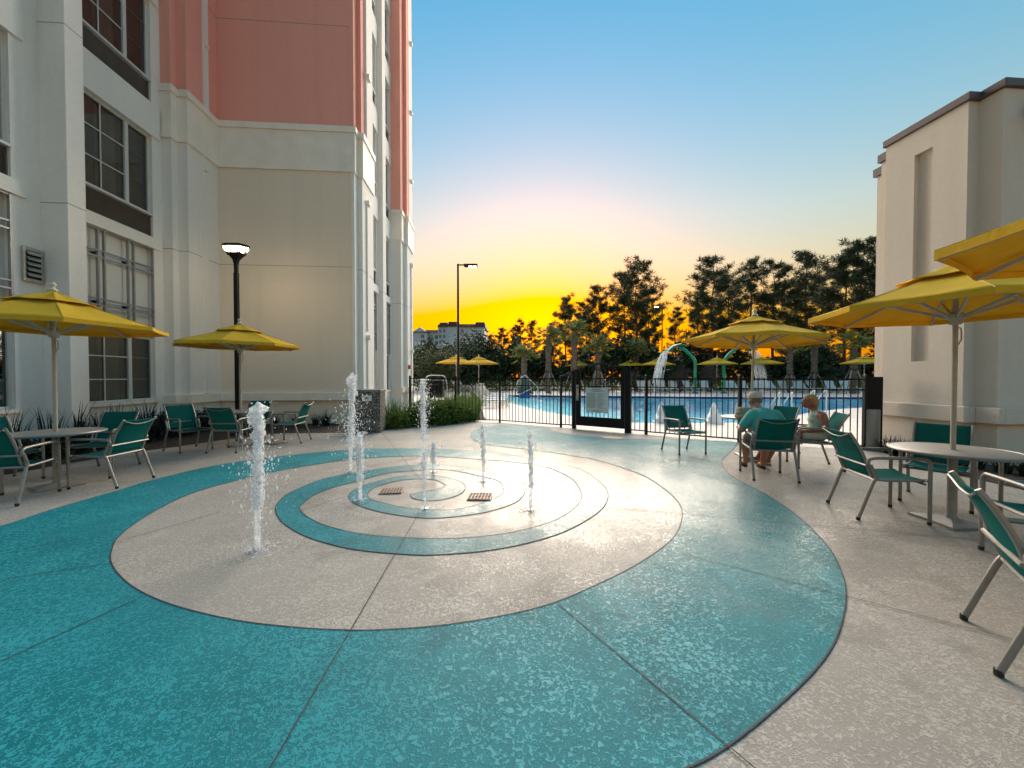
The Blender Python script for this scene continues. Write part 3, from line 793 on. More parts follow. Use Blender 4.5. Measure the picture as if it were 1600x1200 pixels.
def table(x, y, label, rz=0):
    o = table0 if _t[0] else copy_tree(table0)
    _t[0] = False
    o.location = (x, y, .005); o.rotation_euler = (0,0,rz); tag(o, label, 'table', 'round patio tables'); return o
T = {'L': (-6.05,5.08), 'B': (-5.80,8.2), 'M': (4.36,7.02), 'R': (4.40,3.82), 'N': (3.42,1.30)}
table(*T['L'], 'round grey metal table at the left edge', .3)
table(*T['B'], 'round grey metal table by the lamp post, half hidden by chairs', .1)
table(*T['M'], 'round grey metal table where the couple sit, bag on it', .5)
table(*T['R'], 'round grey metal table on the right by the pool house', .75)

# ------------------------------------------------------------------ umbrella
def make_umbrella(Rc=1.16, rim=2.13, apex=2.61):
    root = empty('patio_umbrella')
    MB().tube([(0,0,-.02),(0,0,1.0),(0,0,apex-.08)], .021, 12).build('pole', M['pole'], root, smooth=True)
    h = MB().lathe([(.028,0),(.05,.01),(.05,.05),(.072,.06),(.072,.10),(.04,.12),(.03,.16)], 16, (0,0,rim-.16)).build('hub', M['rib'], root, smooth=True)
    MB().tube(crom([(0.022,-.01,rim-.19),(.05,-.01,rim-.20),(.055,-.01,rim-.30),(.03,-.01,rim-.34),(.022,-.01,rim-.36)], 3), .006, 6).build('crank_hook', M['pole'], root, smooth=True)
    na, nr = 4, 8
    def surf(name, r0, r1, z0, z1, sag, scal, th):
        mb = MB(); A = 8*na
        for j in range(nr+1):
            t = j/nr; r = r0+(r1-r0)*t
            for k in range(A):
                a = 2*math.pi*k/A; u = (k % na)/na; e = 4*u*(1-u)
                # flat panel between ribs, slightly slack; edge cut a little inward
                a0 = 2*math.pi*(k//na)/8; a1 = a0+math.pi/4
                p = V((math.cos(a0), math.sin(a0), 0))*(1-u)+V((math.cos(a1), math.sin(a1), 0))*u
                rr = r*(1-scal*e*t*t)
                z = z0+(z1-z0)*(t**.93) - sag*e*t*(1.05-t) + .004*math.sin(9*a+5*t)
                mb.v.append((p.x*rr, p.y*rr, z))
        for j in range(nr):
            for k in range(A):
                a = j*A+k; b_ = j*A+(k+1) % A; mb.f.append((a, a+A, b_+A, b_))
        o = mb.build(name, M['canopy'], root)
        me = o.data; me.polygons.foreach_set('use_smooth', [True]*len(me.polygons))
        try: me.set_sharp_from_angle(angle=R(14))
        except Exception: pass
        s = o.modifiers.new('solid', 'SOLIDIFY'); s.thickness = th; s.offset = 1
        return o
    cz = lambda t: apex-.075+(rim-apex+.075)*(t**.93)
    can = surf('canopy', .18, Rc, cz(.12), rim, .05, .02, .003)
    hem = MB()
    for k in range(8):
        a0 = 2*math.pi*k/8; a1 = a0+math.pi/4; pts = []
        for i in range(na*2+1):
            u = i/(na*2); e = 4*u*(1-u)
            p = V((math.cos(a0), math.sin(a0), 0))*(1-u)+V((math.cos(a1), math.sin(a1), 0))*u
            pts.append(p*Rc*(1-.02*e)*1.001)
        for i in range(na*2):
            p, q = pts[i], pts[i+1]
            hem.add([(p.x,p.y,rim-.045),(q.x,q.y,rim-.045),(q.x,q.y,rim+.006),(p.x,p.y,rim+.006)], [(0,1,2,3)])
    ho = hem.build('hem', M['canopy'], can); s = ho.modifiers.new('solid', 'SOLIDIFY'); s.thickness = .003
    sm_ = MB()
    for k in range(8):
        a = 2*math.pi*k/8; c, s_ = math.cos(a), math.sin(a); pts = []
        for i in range(9):
            t = i/8; r = .18+(Rc-.18)*t; pts.append((c*r, s_*r, cz(.12)+(rim-cz(.12))*(t**.93)+.004*math.sin(9*a+5*t)+.0045))
        sm_.tube(pts, .0035, 4, False)
    sm_.build('seam', pm('seam_thread', (.42,.26,.02), .8), can)
    surf('vent_cap', .03, .44, apex-.03, cz(.33)+.028, .03, .03, .003)
    MB().lathe([(.045,0),(.05,.02),(.03,.04),(.018,.06),(.035,.085),(.035,.10),(.012,.125)], 14, (0,0,apex-.03)).build('finial', M['rib'], root, smooth=True)
    for k in range(8):
        a = 2*math.pi*k/8; c, s_ = math.cos(a), math.sin(a)
        pts = [(c*(.05+(Rc-.06)*t), s_*(.05+(Rc-.06)*t), cz(.1+.9*t)-.028+.02*(1-t)-(.012*t)) for t in (0,.25,.5,.75,1)]
        r_ = MB()
        for i in range(4): r_.bar(pts[i], pts[i+1], .016, .026)
        ro = r_.build('rib', M['rib'], root)
        MB().bar((c*.06, s_*.06, rim-.085), (c*Rc*.50, s_*Rc*.50, cz(.55)-.055), .018, .026).build('strut', M['rib'], ro)
    return root
umb0 = make_umbrella(); _u = [True]
def umbrella(x, y, label, rz=0, sc=1.0, tilt=(0,0), group='yellow umbrellas on the patio', z=0, wide=1.0):
    o = umb0 if _u[0] else copy_tree(umb0)
    _u[0] = False
    o.location = (x, y, z); o.rotation_euler = (tilt[0], tilt[1], rz); o.scale = (sc*wide, sc*wide, sc)
    tag(o, label, 'umbrella', group); return o
umbrella(*T['L'], 'yellow umbrella at the left edge over the round table', .15)
umbrella(*T['B'], 'yellow umbrella in front of the black lamp post', .35)
umbrella(*T['M'], 'yellow umbrella over the couple in front of the pool', .52, tilt=(0, R(2.5)))
umbrella(*T['R'], 'yellow umbrella over the right table by the pool house', .10)
umbrella(3.33, 1.50, 'nearest yellow umbrella, its edge cut by the upper right frame', .14, z=.03)
# ------------------------------------------------------------------ black metal fence and arched gate
FH = 1.44
_pk = {}
def picket_mesh(h):
    k = round(h, 3)
    if k not in _pk:
        mb = MB().box(-.008,.008,-.008,.008,0,h); me = bpy.data.meshes.new('picket'); me.from_pydata(mb.v, [], mb.f); me.materials.append(M['black']); _pk[k] = me
    return _pk[k]
def fence(pts, label, posts, name='metal_fence'):
    a0 = V((*pts[0], 0)); root = empty(name, a0)
    tag(root, label, 'fence', 'black metal fences')
    L = lambda p: V(p)-a0
    for i in range(len(pts)-1):
        a, b_ = V((*pts[i], 0)), V((*pts[i+1], 0)); d = b_-a; n = max(1, round(d.length/.117)); rz = math.atan2(d.y, d.x)
        for z, h in ((FH-.03,.03), (FH-.24,.026), (.075,.03)):
            MB().bar(L(a+V((0,0,z))), L(b_+V((0,0,z))), .026, h).build('rail', M['black'], root)
        for k in range(1, n):
            p = L(a+d*k/n); obj('picket', picket_mesh(FH-.075), root, (p.x, p.y, .07), rot=(0,0,rz))
    for i in posts:
        p = L(V((*pts[i], 0))); w = .032
        po = MB().box(p.x-w, p.x+w, p.y-w, p.y+w, 0, FH+.05).build('post', M['black'], root)
        MB().add([(p.x-w-.005,p.y-w-.005,FH+.05),(p.x+w+.005,p.y-w-.005,FH+.05),(p.x+w+.005,p.y+w+.005,FH+.05),(p.x-w-.005,p.y+w+.005,FH+.05),(p.x,p.y,FH+.08)],
                 [(3,2,1,0),(0,1,4),(1,2,4),(2,3,4),(3,0,4)]).build('post_cap', M['black'], po)
    return root
fence(FEN[:4], 'black picket fence running left of the arched gate into the bushes', (0,1,2,3))
fence(FEN[6:], 'black picket fence right of the gate, behind the couple', (0,1,2))
# gate unit: side panels, two posts, leaf with arch
ga = V((*FEN[3], 0)); gb = V((*FEN[6], 0)); gd = (gb-ga); GL = gd.length; grz = math.atan2(gd.y, gd.x)
gate = empty('arched_gate', ga, grz)
tag(gate, 'black metal gate with arched top and rules sign', 'gate')
P0, P1 = .42, GL-.46                    # gate post positions along the run
def arch(u):                            # arch height along the whole unit
    t = (u/GL)*2-1; return FH+.02+.36*(1-t*t)**1.15
n = 24
MB().tube([(GL*k/n, 0, arch(GL*k/n)) for k in range(n+1)], .022, 6).build('arch_rail', M['black'], gate, smooth=True)
for x0, x1 in ((.03,P0-.04), (P1+.05,GL-.03)):
    for z in (FH-.03, FH-.24, .09): MB().box(x0-.03, x1+.03, -.013, .013, z-.014, z+.014).build('rail', M['black'], gate)
    m_ = max(2, round((x1-x0)/.115))
    for k in range(1, m_):
        x = x0+(x1-x0)*k/m_; obj('picket', picket_mesh(arch(x)-.10), gate, (x, 0, .09))
for x, w in ((P0,.05), (P1,.075)):
    MB().box(x-w, x+w, -.05, .05, 0, arch(x)-.01).build('gate_post', M['black'], gate)
lx0, lx1 = P0+.07, P1-.095
MB().box(lx0, lx0+.13, -.02, .02, .10, arch(lx0)-.03).build('stile', M['black'], gate)
MB().box(lx1-.10, lx1, -.02, .02, .10, arch(lx1)-.03).build('stile', M['black'], gate)
MB().box(lx0+.13, lx1-.10, -.018, .018, .10, .36).build('kick_plate', M['black'], gate)
for z in (FH-.03, FH-.24): MB().box(lx0+.13, lx1-.10, -.013, .013, z-.014, z+.014).build('rail', M['black'], gate)
m_ = 10
for k in range(1, m_):
    x = lx0+.13+(lx1-.10-lx0-.13)*k/m_; obj('picket', picket_mesh(arch(x)-.37), gate, (x, 0, .36))
lk = MB().box(lx0+.01, lx0+.085, -.055, -.02, .80, 1.24).build('lock_plate', M['steel'], gate, bevel=.006)
MB().lathe([(.022,0),(.022,.03)], 12, (lx0+.047,-.06,1.14)).build('lock_button', M['black'], lk)
MB().tube([(lx0+.047,-.05,.98),(lx0+.047,-.10,.98),(lx0+.13,-.10,.98)], .009, 8).build('lock_lever', M['steel'], lk, smooth=True)
MB().box(lx1+.012, lx1+.03, -.02, .02, .18, .98).build('hinge_strip', M['steel'], gate)
# rules board on the gate: heading, lines of small print
sg = MB().box(lx0+.30, lx0+.94, -.034, -.024, .48, 1.16)
sign = sg.build('rules_sign', M['panel'], None); sign.parent = gate
tc_ = pm('print_ink', (.06,.07,.07), .6)
r2 = random.Random(3)
def line(x0, x1, z, h):
    x = x0; mb = MB()
    while x < x1-.012:
        w = r2.uniform(.02, .055); mb.box(x, min(x1, x+w), -.0362, -.0345, z-h/2, z+h/2); x += w+.011
    mb.build('print_line', tc_, sign)
sx = lx0+.30
line(sx+.17, sx+.47, 1.115, .022); line(sx+.12, sx+.54, 1.078, .010); line(sx+.20, sx+.44, 1.060, .009)
for k in range(17): line(sx+.045, sx+.045+r2.uniform(.22,.26), 1.015-.0245*k, .009)
for k in range(13): line(sx+.33, sx+.33+r2.uniform(.12,.27), 1.00-.032*k, .010)
line(sx+.16, sx+.48, .545, .012); line(sx+.24, sx+.40, .52, .010)
# solid end panel by the pool house
MB().box(0,.26,-.02,.02,.05,1.46).build('privacy_screen', M['black'], None, loc=(7.08,7.66,0), rot=(0,0,-.25), bevel=.004)
tag(bpy.data.objects['privacy_screen'], 'black sheet metal screen closing the fence against the pool house', 'screen')

# ------------------------------------------------------------------ litter bin
o = empty('litter_bin', gp(1361,703)); tag(o, 'slim grey metal litter bin at the pool house corner', 'bin')
MB().lathe([(.125,.0),(.13,.02),(.13,.78),(.125,.80)], 24).build('body', M['alu2'], o, smooth=True)
MB().lathe([(.13,.80),(.122,.815),(.09,.822),(.085,.80)], 24).build('lid', M['alu'], o, smooth=True)
MB().lathe([(.082,.80),(.08,.824)], 20).build('opening', M['dark'], o, smooth=True)

# ------------------------------------------------------------------ stone pedestal
def agg():
    m, nt, b = nodes('exposed_aggregate')
    vo = N(nt, 'ShaderNodeTexVoronoi', Scale=42.0); tc = N(nt, 'ShaderNodeTexCoord', name='tc'); nt.links.new(tc.outputs['Object'], vo.inputs['Vector'])
    sep = N(nt, 'ShaderNodeSeparateColor'); nt.links.new(vo.outputs['Color'], sep.inputs[0])
    nt.links.new(ramp(nt, sep.outputs[0], [(0,(.03,.03,.03)),(.45,(.085,.075,.068)),(.8,(.19,.17,.15)),(1,(.40,.37,.33))]), b.inputs['Base Color'])
    b.inputs['Roughness'].default_value = .7; bump(nt, b, vo.outputs['Distance'], .8, .01); return m
pe = empty('stone_pedestal', (-3.78,10.25,0), ANG); tag(pe, 'dark pebbled stone pedestal with white plate behind the jets', 'pedestal')
MB().box(-.32,.32,-.26,.26,0,1.07).build('body', agg(), pe, bevel=.01)
MB().box(-.345,.345,-.285,.285,1.07,1.13).build('cap', pm('stone_cap', (.22,.20,.18), .7, .2, 6, 50), pe, bevel=.012)
pl = MB().box(-.13,.11,-.285,-.262,.83,.98).build('plate', M['wwhite'], pe, bevel=.006)
MB().box(-.05,.03,-.292,-.286,.875,.935).build('switch', M['alu'], pl)

# ------------------------------------------------------------------ lamp post in front of the hotel
lp = empty('lamp_post', (-6.86,9.6,0)); tag(lp, 'black square lamp post with lit funnel head by the hotel wall', 'lamp')
MB().box(-.046,.046,-.046,.046,.02,4.05).build('post', M['black'], lp, bevel=.008)
MB().box(-.14,.14,-.14,.14,.0,.05).build('base', M['black'], lp)
hd = MB(); pr = [(.04,4.03),(.045,4.26),(.065,4.37),(.12,4.45),(.175,4.515),(.19,4.535)]
hd.lathe([(r*1.35, z) for r, z in pr], 4, rot=math.pi/4, sy=.72); ho = hd.build('funnel_head', M['black'], lp)
M['lamp'] = glow('lit_lens', (1.0,.78,.48), 9.0)
M['lamp2'] = glow('lit_panel', (1.0,.82,.55), 3.0)
lid = MB()
for z, k in ((4.70,1.0),(4.73,1.0),(4.76,.86)):
    pass
hexp = [(.34,0),(.20,.20),(-.20,.20),(-.34,0),(-.20,-.20),(.20,-.20)]
vs = [(x, y, 4.66) for x, y in hexp]+[(x*1.02, y*1.02, 4.70) for x, y in hexp]+[(x*.8, y*.8, 4.74) for x, y in hexp]
lid.add(vs, [tuple(range(6))[::-1], tuple(12+i for i in range(6))]+[(i, (i+1)%6, 6+(i+1)%6, 6+i) for i in range(6)]+[(6+i, 6+(i+1)%6, 12+(i+1)%6, 12+i) for i in range(6)])
lid.build('lid', M['black'], lp)
ln = MB(); ln.add([(x*.93, y*.9, 4.655) for x, y in hexp]+[(x*.62, y*.62, 4.56) for x, y in hexp], [tuple(6+i for i in range(6))[::-1]]+[((i+1)%6, i, 6+i, 6+(i+1)%6) for i in range(6)])
ln.build('lens', M['lamp'], lp)
for s in (-1, 1):
    MB().bar((s*.19,0,4.50), (s*.29,0,4.67), .02, .05).build('arm', M['black'], lp)

def tall_lamp(p, h, dirx, label, arm=.9, w=.09):
    o = empty('street_lamp', p); tag(o, label, 'lamp', 'tall lamps beyond the fence')
    MB().tube([(0,0,0),(0,0,h)], [w, w*.72], 10).build('post', M['black'], o, smooth=True)
    MB().lathe([(w*2,0),(w*2,.1),(w*1.2,.16)], 12).build('base', M['black'], o)
    MB().box(0,dirx*arm*.45,-.035,.035,h-.10,h-.03).build('arm', M['black'], o)
    a, b_ = sorted((dirx*arm*.42, dirx*(arm*.42+.85)))
    hd = MB().box(a,b_,-.19,.19,h-.17,h-.03).build('head', M['black'], o, bevel=.02)
    for q in (0, 1): MB().box(a+.30+.26*q,a+.50+.26*q,-.13,.13,h-.180,h-.172).build('lens', M['lamp2'], hd)
tall_lamp(hp(716,600,24.0)*V((1,1,0)) if False else V(((716-800)/600*24.0, 24.0, 0)), 8.5, 1, 'tall black lamp with an arm to the right, beside the hotel')
tall_lamp(V(((1034-800)/600*47.0, 47.0, 0)), 10.2, -1, 'distant lamp head glowing among the pines', w=.08)

# ------------------------------------------------------------------ drains
def grate(px, py, w, d, label, rz, mat, name='drain_grate'):
    p = gp(px, py); o = empty(name, (p.x, p.y, .0045), rz); tag(o, label, 'drain')
    MB().box(-w/2,w/2,-d/2,d/2,.0035,.006).build('well', pm('drain_well', (.07,.05,.04), .6), o)
    n = 7
    for k in range(n+1):
        x = -w/2+w*k/n; MB().box(x-.006,x+.006,-d/2,d/2,.005,.012).build('bar', mat, o)
    for k in range(5):
        y = -d/2+d*k/4; MB().box(-w/2,w/2,y-.005,y+.005,.0055,.0125).build('bar', mat, o)
rust = pm('weathered_brown_metal', (.36,.235,.185), .5, .25, 20, metal=.3)
grate(612,768,.26,.22,'brown square drain grate left of the spiral centre', .15, rust)
grate(750,777,.27,.24,'brown square drain grate right of the spiral centre', -.05, rust)
for px, py, lb in ((957,684.5,'small brown cover plate before the gate'), (430,692.5,'small brown cover plate by the lamp post table')):
    p = gp(px, py); o = MB().box(-.22,.22,-.14,.14,0,.010).build('cover_plate', rust, None, loc=(p.x, p.y, .004), rot=(0,0,-.3), bevel=.003); tag(o, lb, 'cover')

# ------------------------------------------------------------------ water jets
def jet(px, py, h, label, seed, wid=1.0, bulb=True, drops=260, spread=.11, mid=.5):
    drops = int(drops*2.8)
    p = gp(px, py); r = random.Random(seed); root = empty('water_jet', (p.x, p.y, .005)); tag(root, label, 'water jet', 'water jets of the splash pad')
    MB().lathe([(.035,0),(.035,.006),(.015,.008)], 16).build('nozzle', M['steel'], root)
    # rising column: ragged, thicker and wobbling towards its head
    mb = MB(); nz, na = 46, 12; ph = [r.uniform(0,6.28) for _ in range(8)]
    def axis(t): return (.018*math.sin(2.2*t+ph[0])*t*h, .018*math.sin(2.7*t+ph[1])*t*h)
    for i in range(nz+1):
        t = i/nz; z = t*h
        base = (.021+.006*t)*wid
        if bulb: base += .030*wid*math.exp(-((t-.93)/.07)**2) + .012*wid*math.exp(-((t-.80)/.05)**2)
        if t > .96: base *= max(.12, (1-t)/.04)
        ax, ay = axis(t)
        for k in range(na):
            a = 2*math.pi*k/na
            rr = base*max(.15, 1+.6*min(1,2.2*t)*math.sin(23*t+3*a+ph[2])*math.sin(11*t-2*a+ph[3])+r.uniform(-.45,.45)*min(1,.15+1.4*t))
            mb.v.append((ax+rr*math.cos(a), ay+rr*math.sin(a), z))
    for i in range(nz):
        for k in range(na):
            a = i*na+k; b_ = i*na+(k+1) % na; mb.f.append((a, b_, b_+na, a+na))
    mb.build('column', M['spray'], root, smooth=True)
    # falling sheath and thrown droplets
    dm = MB()
    def drop(x, y, z, s, st):
        q = [(0,0,s*st),(s,0,0),(0,s,0),(-s,0,0),(0,-s,0),(0,0,-s*st)]
        dm.add([(x+a, y+b_, z+c) for a, b_, c in q], [(0,1,2),(0,2,3),(0,3,4),(0,4,1),(5,2,1),(5,3,2),(5,4,3),(5,1,4)])
    for k in range(drops):
        t = min(.99, max(.02, r.gauss(mid, .20))); a = r.uniform(0,6.28); rad = abs(r.gauss(0, spread*(.45+.9*(1-abs(t-mid)))))
        ax, ay = axis(t); s = r.choice((.0018,.0025,.003,.004,.005,.008))*wid
        drop(ax+rad*math.cos(a), ay+rad*math.sin(a), t*h, s, r.uniform(.8,2.6))
    for k in range(drops//2):                                   # close sheath of blobs falling round the column
        t = r.uniform(.28,.95); a = r.uniform(0,6.28); ax, ay = axis(t); rad = r.uniform(.012,.045)*wid*(1.2-.4*t)
        drop(ax+rad*math.cos(a), ay+rad*math.sin(a), t*h, r.uniform(.003,.009)*wid, r.uniform(1.2,4.5))
    for k in range(drops//3):                                   # low splash round the foot
        a = r.uniform(0,6.28); rad = r.uniform(.03,.34)*wid; drop(rad*math.cos(a), rad*math.sin(a), r.uniform(.003,.16)*math.exp(-rad*6), r.uniform(.002,.006), r.uniform(.4,1.2))
    dm.build('droplets', M['spray'], root)['kind'] = 'stuff'
    # foam ring spreading on the deck
    fm = MB(); n = 40
    for k in range(110):
        a = r.uniform(0,6.28); rad = .03+abs(r.gauss(0,.10)); x, y = rad*math.cos(a), rad*math.sin(a)*.9; s = r.uniform(.004,.018)*(1.1-min(1,rad*2))
        m = 6; o_ = len(fm.v)
        fm.v += [(x+s*r.uniform(.6,1.3)*math.cos(6.283*q/m), y+s*r.uniform(.6,1.3)*math.sin(6.283*q/m), .0045+k*2e-5) for q in range(m)]
        fm.f.append(tuple(o_+q for q in range(m)))
    fm.build('foam', M['spray'], root)['kind'] = 'stuff'
jet(402,860,1.24,'nearest tall water jet at the left of the pad', 1, 1.05, True, 420, .085, .52)
jet(548,738,1.52,'tallest water jet in front of the stone pedestal', 2, 1.15, True, 420, .13, .5)
jet(563,782,.80,'short jet just in front of the pedestal jet', 3, .95, False, 260, .06, .72)
jet(661,722,1.42,'tall ragged jet before the green bushes', 4, 1.1, False, 380, .07, .72)
jet(664,795,.66,'faint centre jet at the spiral\'s near coil', 5, .6, False, 160, .04, .8)
jet(677,737,.46,'low jet just right of the tall ragged jet', 6, .9, False, 200, .07, .7)
jet(755,752,.80,'short jet in the shimmering wet patch left of the last jet', 7, .8, False, 260, .07, .78)
jet(829,797,.86,'rightmost water jet of the pad', 8, .75, False, 240, .055, .8)
# ------------------------------------------------------------------ foliage helpers
def quads(name, P, D, U, L, W, mat, parent=None, taper=.25):
    """many small leaf faces: P base points, D directions, U side directions, lengths L, widths W"""
    P = np.asarray(P, float); D = np.asarray(D, float); U = np.asarray(U, float); L = np.asarray(L, float)[:,None]; W = np.asarray(W, float)[:,None]
    n = len(P)
    v = np.empty((n, 4, 3)); mid = P+D*L*.45
    v[:,0] = P; v[:,1] = mid+U*W*.5; v[:,2] = P+D*L; v[:,3] = mid-U*W*.5
    me = bpy.data.meshes.new(name); me.vertices.add(n*4); me.vertices.foreach_set('co', v.reshape(-1))
    me.loops.add(n*4); me.loops.foreach_set('vertex_index', np.arange(n*4, dtype=np.int32))
    me.polygons.add(n); me.polygons.foreach_set('loop_start', np.arange(0, n*4, 4, dtype=np.int32))
    me.update(calc_edges=True); me.validate(); me.materials.append(mat)
    return obj(name, me, parent)
def rdir(g, n):
    d = g.normal(size=(n,3)); return d/np.linalg.norm(d, axis=1)[:,None]
def perp(g, D):
    r = rdir(g, len(D)); u = np.cross(D, r); return u/(np.linalg.norm(u, axis=1)[:,None]+1e-9)

def make_pine(seed, H, spread, low=.34, dens=1.0, clump=24):
    g = np.random.default_rng(seed); r = random.Random(seed)
    root = empty('pine_tree')
    tr = MB(); bend = [(r.uniform(-.15,.15)*k, r.uniform(-.15,.15)*k) for k in range(7)]
    ax = [V((bend[k][0]*.3, bend[k][1]*.3, H*k/6)) for k in range(7)]; axc = crom(ax, 4)
    tr.tube(axc, [max(.02, H*.0135*(1-i/(len(axc)-1))**.8) for i in range(len(axc))], 8)
    def at(t): return axc[min(len(axc)-1, int(t*(len(axc)-1)))]
    P, D, L, Wd = [], [], [], []
    nb = int(46*dens)
    for k in range(nb):
        t = low+(1-low)*(k+r.random())/nb; p = at(t); a = r.uniform(0,6.28)
        env = math.sin(math.pi*min(1, (1-(t-low)/(1-low))*.62+.12))
        ln = spread*env*r.uniform(.55,1.2); up = r.uniform(-.05,.55)+.3*t
        d = V((math.cos(a), math.sin(a), up)).normalized(); tip = p+d*ln+V((0,0,.12*ln))
        midp = p+d*ln*.55-V((0,0,.06*ln))
        tr.tube([p, midp, tip], [max(.015,H*.0022*(1.2-t)), H*.0016*(1.2-t)+.008, .008], 4, False)
        for q in range(int(4+ln*3.0)):
            s = r.uniform(.32,1.05); c = p.lerp(tip, s)+V((r.gauss(0,.16),r.gauss(0,.16),r.gauss(0,.10)))*(.5+ln*.35)
            dd = rdir(g, clump); dd[:,2] = dd[:,2]*.8+.35
            P += [tuple(c)]*clump; D += [tuple(x) for x in dd]
            L += list(g.uniform(.28,.60,clump)*H/13); Wd += list(g.uniform(.03,.07,clump)*H/13)
    tr.build('trunk', M['bark'], root, smooth=True)
    D = np.array(D); D /= np.linalg.norm(D, axis=1)[:,None]
    Pn = np.array(P)+g.normal(size=(len(P),3))*.06*H/13
    quads('crown', Pn, D, perp(g, D), L, Wd, M['pine'], root)
    return root
pines = [make_pine(11,14,3.0,.30,1.25), make_pine(12,14,2.2,.42,.8), make_pine(13,14,3.4,.38,1.15), make_pine(14,14,2.5,.45,.75), make_pine(15,14,2.0,.25,1.1)]
# photo x, top y, distance, model
PT = [(768,524,52,4),(786,516,54,0),(803,512,56,1),(813,501,55,4),(831,503,58,1),(862,507,57,0),(884,468,50,0),(915,478,56,2),(934,452,52,0),(975,430,54,1),(994,416,50,2),(1014,455,56,0),(1056,482,60,4),
      (1112,408,46,0),(1092,450,52,4),(1137,432,54,2),(1172,409,48,1),(1207,408,48,3),(1235,440,56,0),(1257,396,46,1),(1284,430,54,2),(1318,390,45,3),(1342,384,44,0),(1380,396,48,2)]
used = set()
for i, (px, ty, dist, m) in enumerate(sorted(PT)):
    src = pines[m]; o = src if m not in used else copy_tree(src)
    used.add(m); H = hp(px, ty, dist).z; X = (px-800)/600*dist
    o.location = (X, dist, 0); s = H/14.0; o.scale = (s*rnd.uniform(.85,1.1), s*rnd.uniform(.85,1.1), s); o.rotation_euler = (0,0,rnd.uniform(0,6.28))
    tag(o, f'{ORD[i]} pine from the left in the tree line behind the pool', 'pine tree', 'pines behind the pool')

# undergrowth behind the pool, one dense mass
g = np.random.default_rng(5)
n = 64000
t = g.uniform(0,1,n); X = -12+t*62; base = 46+4*np.sin(X*.35)+g.normal(0,1.2,n)
hh = (4.1+.9*np.sin(X*.55+1)+.8*np.sin(X*1.7+.5)+.6*np.sin(X*3.1))
Z = hh*np.sqrt(g.uniform(0,1,n))*g.uniform(.75,1.1,n)+.05
D = rdir(g, n); D[:,2] = np.abs(D[:,2])*.7; D /= np.linalg.norm(D,axis=1)[:,None]
o = quads('thicket', np.stack([X, base-(hh-Z)*.25, Z],1), D, perp(g,D), g.uniform(.3,.7,n), g.uniform(.12,.3,n), M['thick'])
tag(o, 'dark green thicket below the pines behind the pool', 'thicket', kind='stuff')
n = 9000; X = g.uniform(-14,46,n); Z = g.uniform(0,1,n)**.7*.95
D = rdir(g, n); D[:,2] = np.abs(D[:,2])
o = quads('low_hedge', np.stack([X, 39.6+g.normal(0,.35,n), Z],1), D, perp(g,D), g.uniform(.12,.3,n), g.uniform(.06,.14,n), M['bush'])
tag(o, 'low green hedge along the far side of the pool deck', 'hedge', kind='stuff')

# ------------------------------------------------------------------ broad trees at the left
def make_broad(seed, H, rx, rz, mat, nl=5200, open_=.25):
    g = np.random.default_rng(seed); r = random.Random(seed); root = empty('broad_tree'); tr = MB()
    tips = []
    tr.tube([(0,0,0),(r.uniform(-.2,.2),0,H*.2),(r.uniform(-.3,.3),0,H*.36)], [H*.03,H*.024,H*.02], 8)
    for k in range(13):
        a = r.uniform(0,6.28); e = r.uniform(.25,1); tip = V((rx*e*math.cos(a)*.8, rx*e*math.sin(a)*.8, H*.45+rz*r.uniform(.1,1.5)))
        st = V((0,0,H*r.uniform(.2,.38))); md = st.lerp(tip,.5)+V((0,0,.06*H))
        tr.tube([st, md, tip], [H*.012,H*.007,.01], 5, False); tips.append(tip); tips.append(md)
    tr.build('trunk', M['bark'], root, smooth=True)
    c = np.array([tuple(x) for x in tips])[g.integers(0,len(tips),nl)]+g.normal(size=(nl,3))*np.array([rx*.26,rx*.26,rz*.26])
    D = rdir(g, nl)
    quads('crown', c, D, perp(g,D), g.uniform(.18,.4,nl)*H/7, g.uniform(.1,.22,nl)*H/7, M[mat], root); return root
b0 = make_broad(31,7,3.2,2.0,'oak'); b1 = make_broad(32,7,2.6,2.2,'thick')
for i, (px, ty, dist, m) in enumerate(((646,550,40,1),(690,548,36,0),(739,537,46,1),(758,528,44,1),(672,560,48,1))):
    src = (b0, b1)[m]
    first = src.get('label') is None
    o = src if first else copy_tree(src)
    H = hp(px, ty, dist).z; o.location = ((px-800)/600*dist, dist, 0); s = H/6.6; o.scale = (s*1.15,s*1.15,s); o.rotation_euler = (0,0,i*1.3)
    tag(o, ['dark tree touching the hotel corner, before the far white hotel','spreading thin-leaved tree beside the far lamp pole','dark bushy tree right of the far lamp pole','dark bushy tree at the left end of the pine line','small dark tree low before the far white hotel'][i], 'tree', 'broad trees at the left')

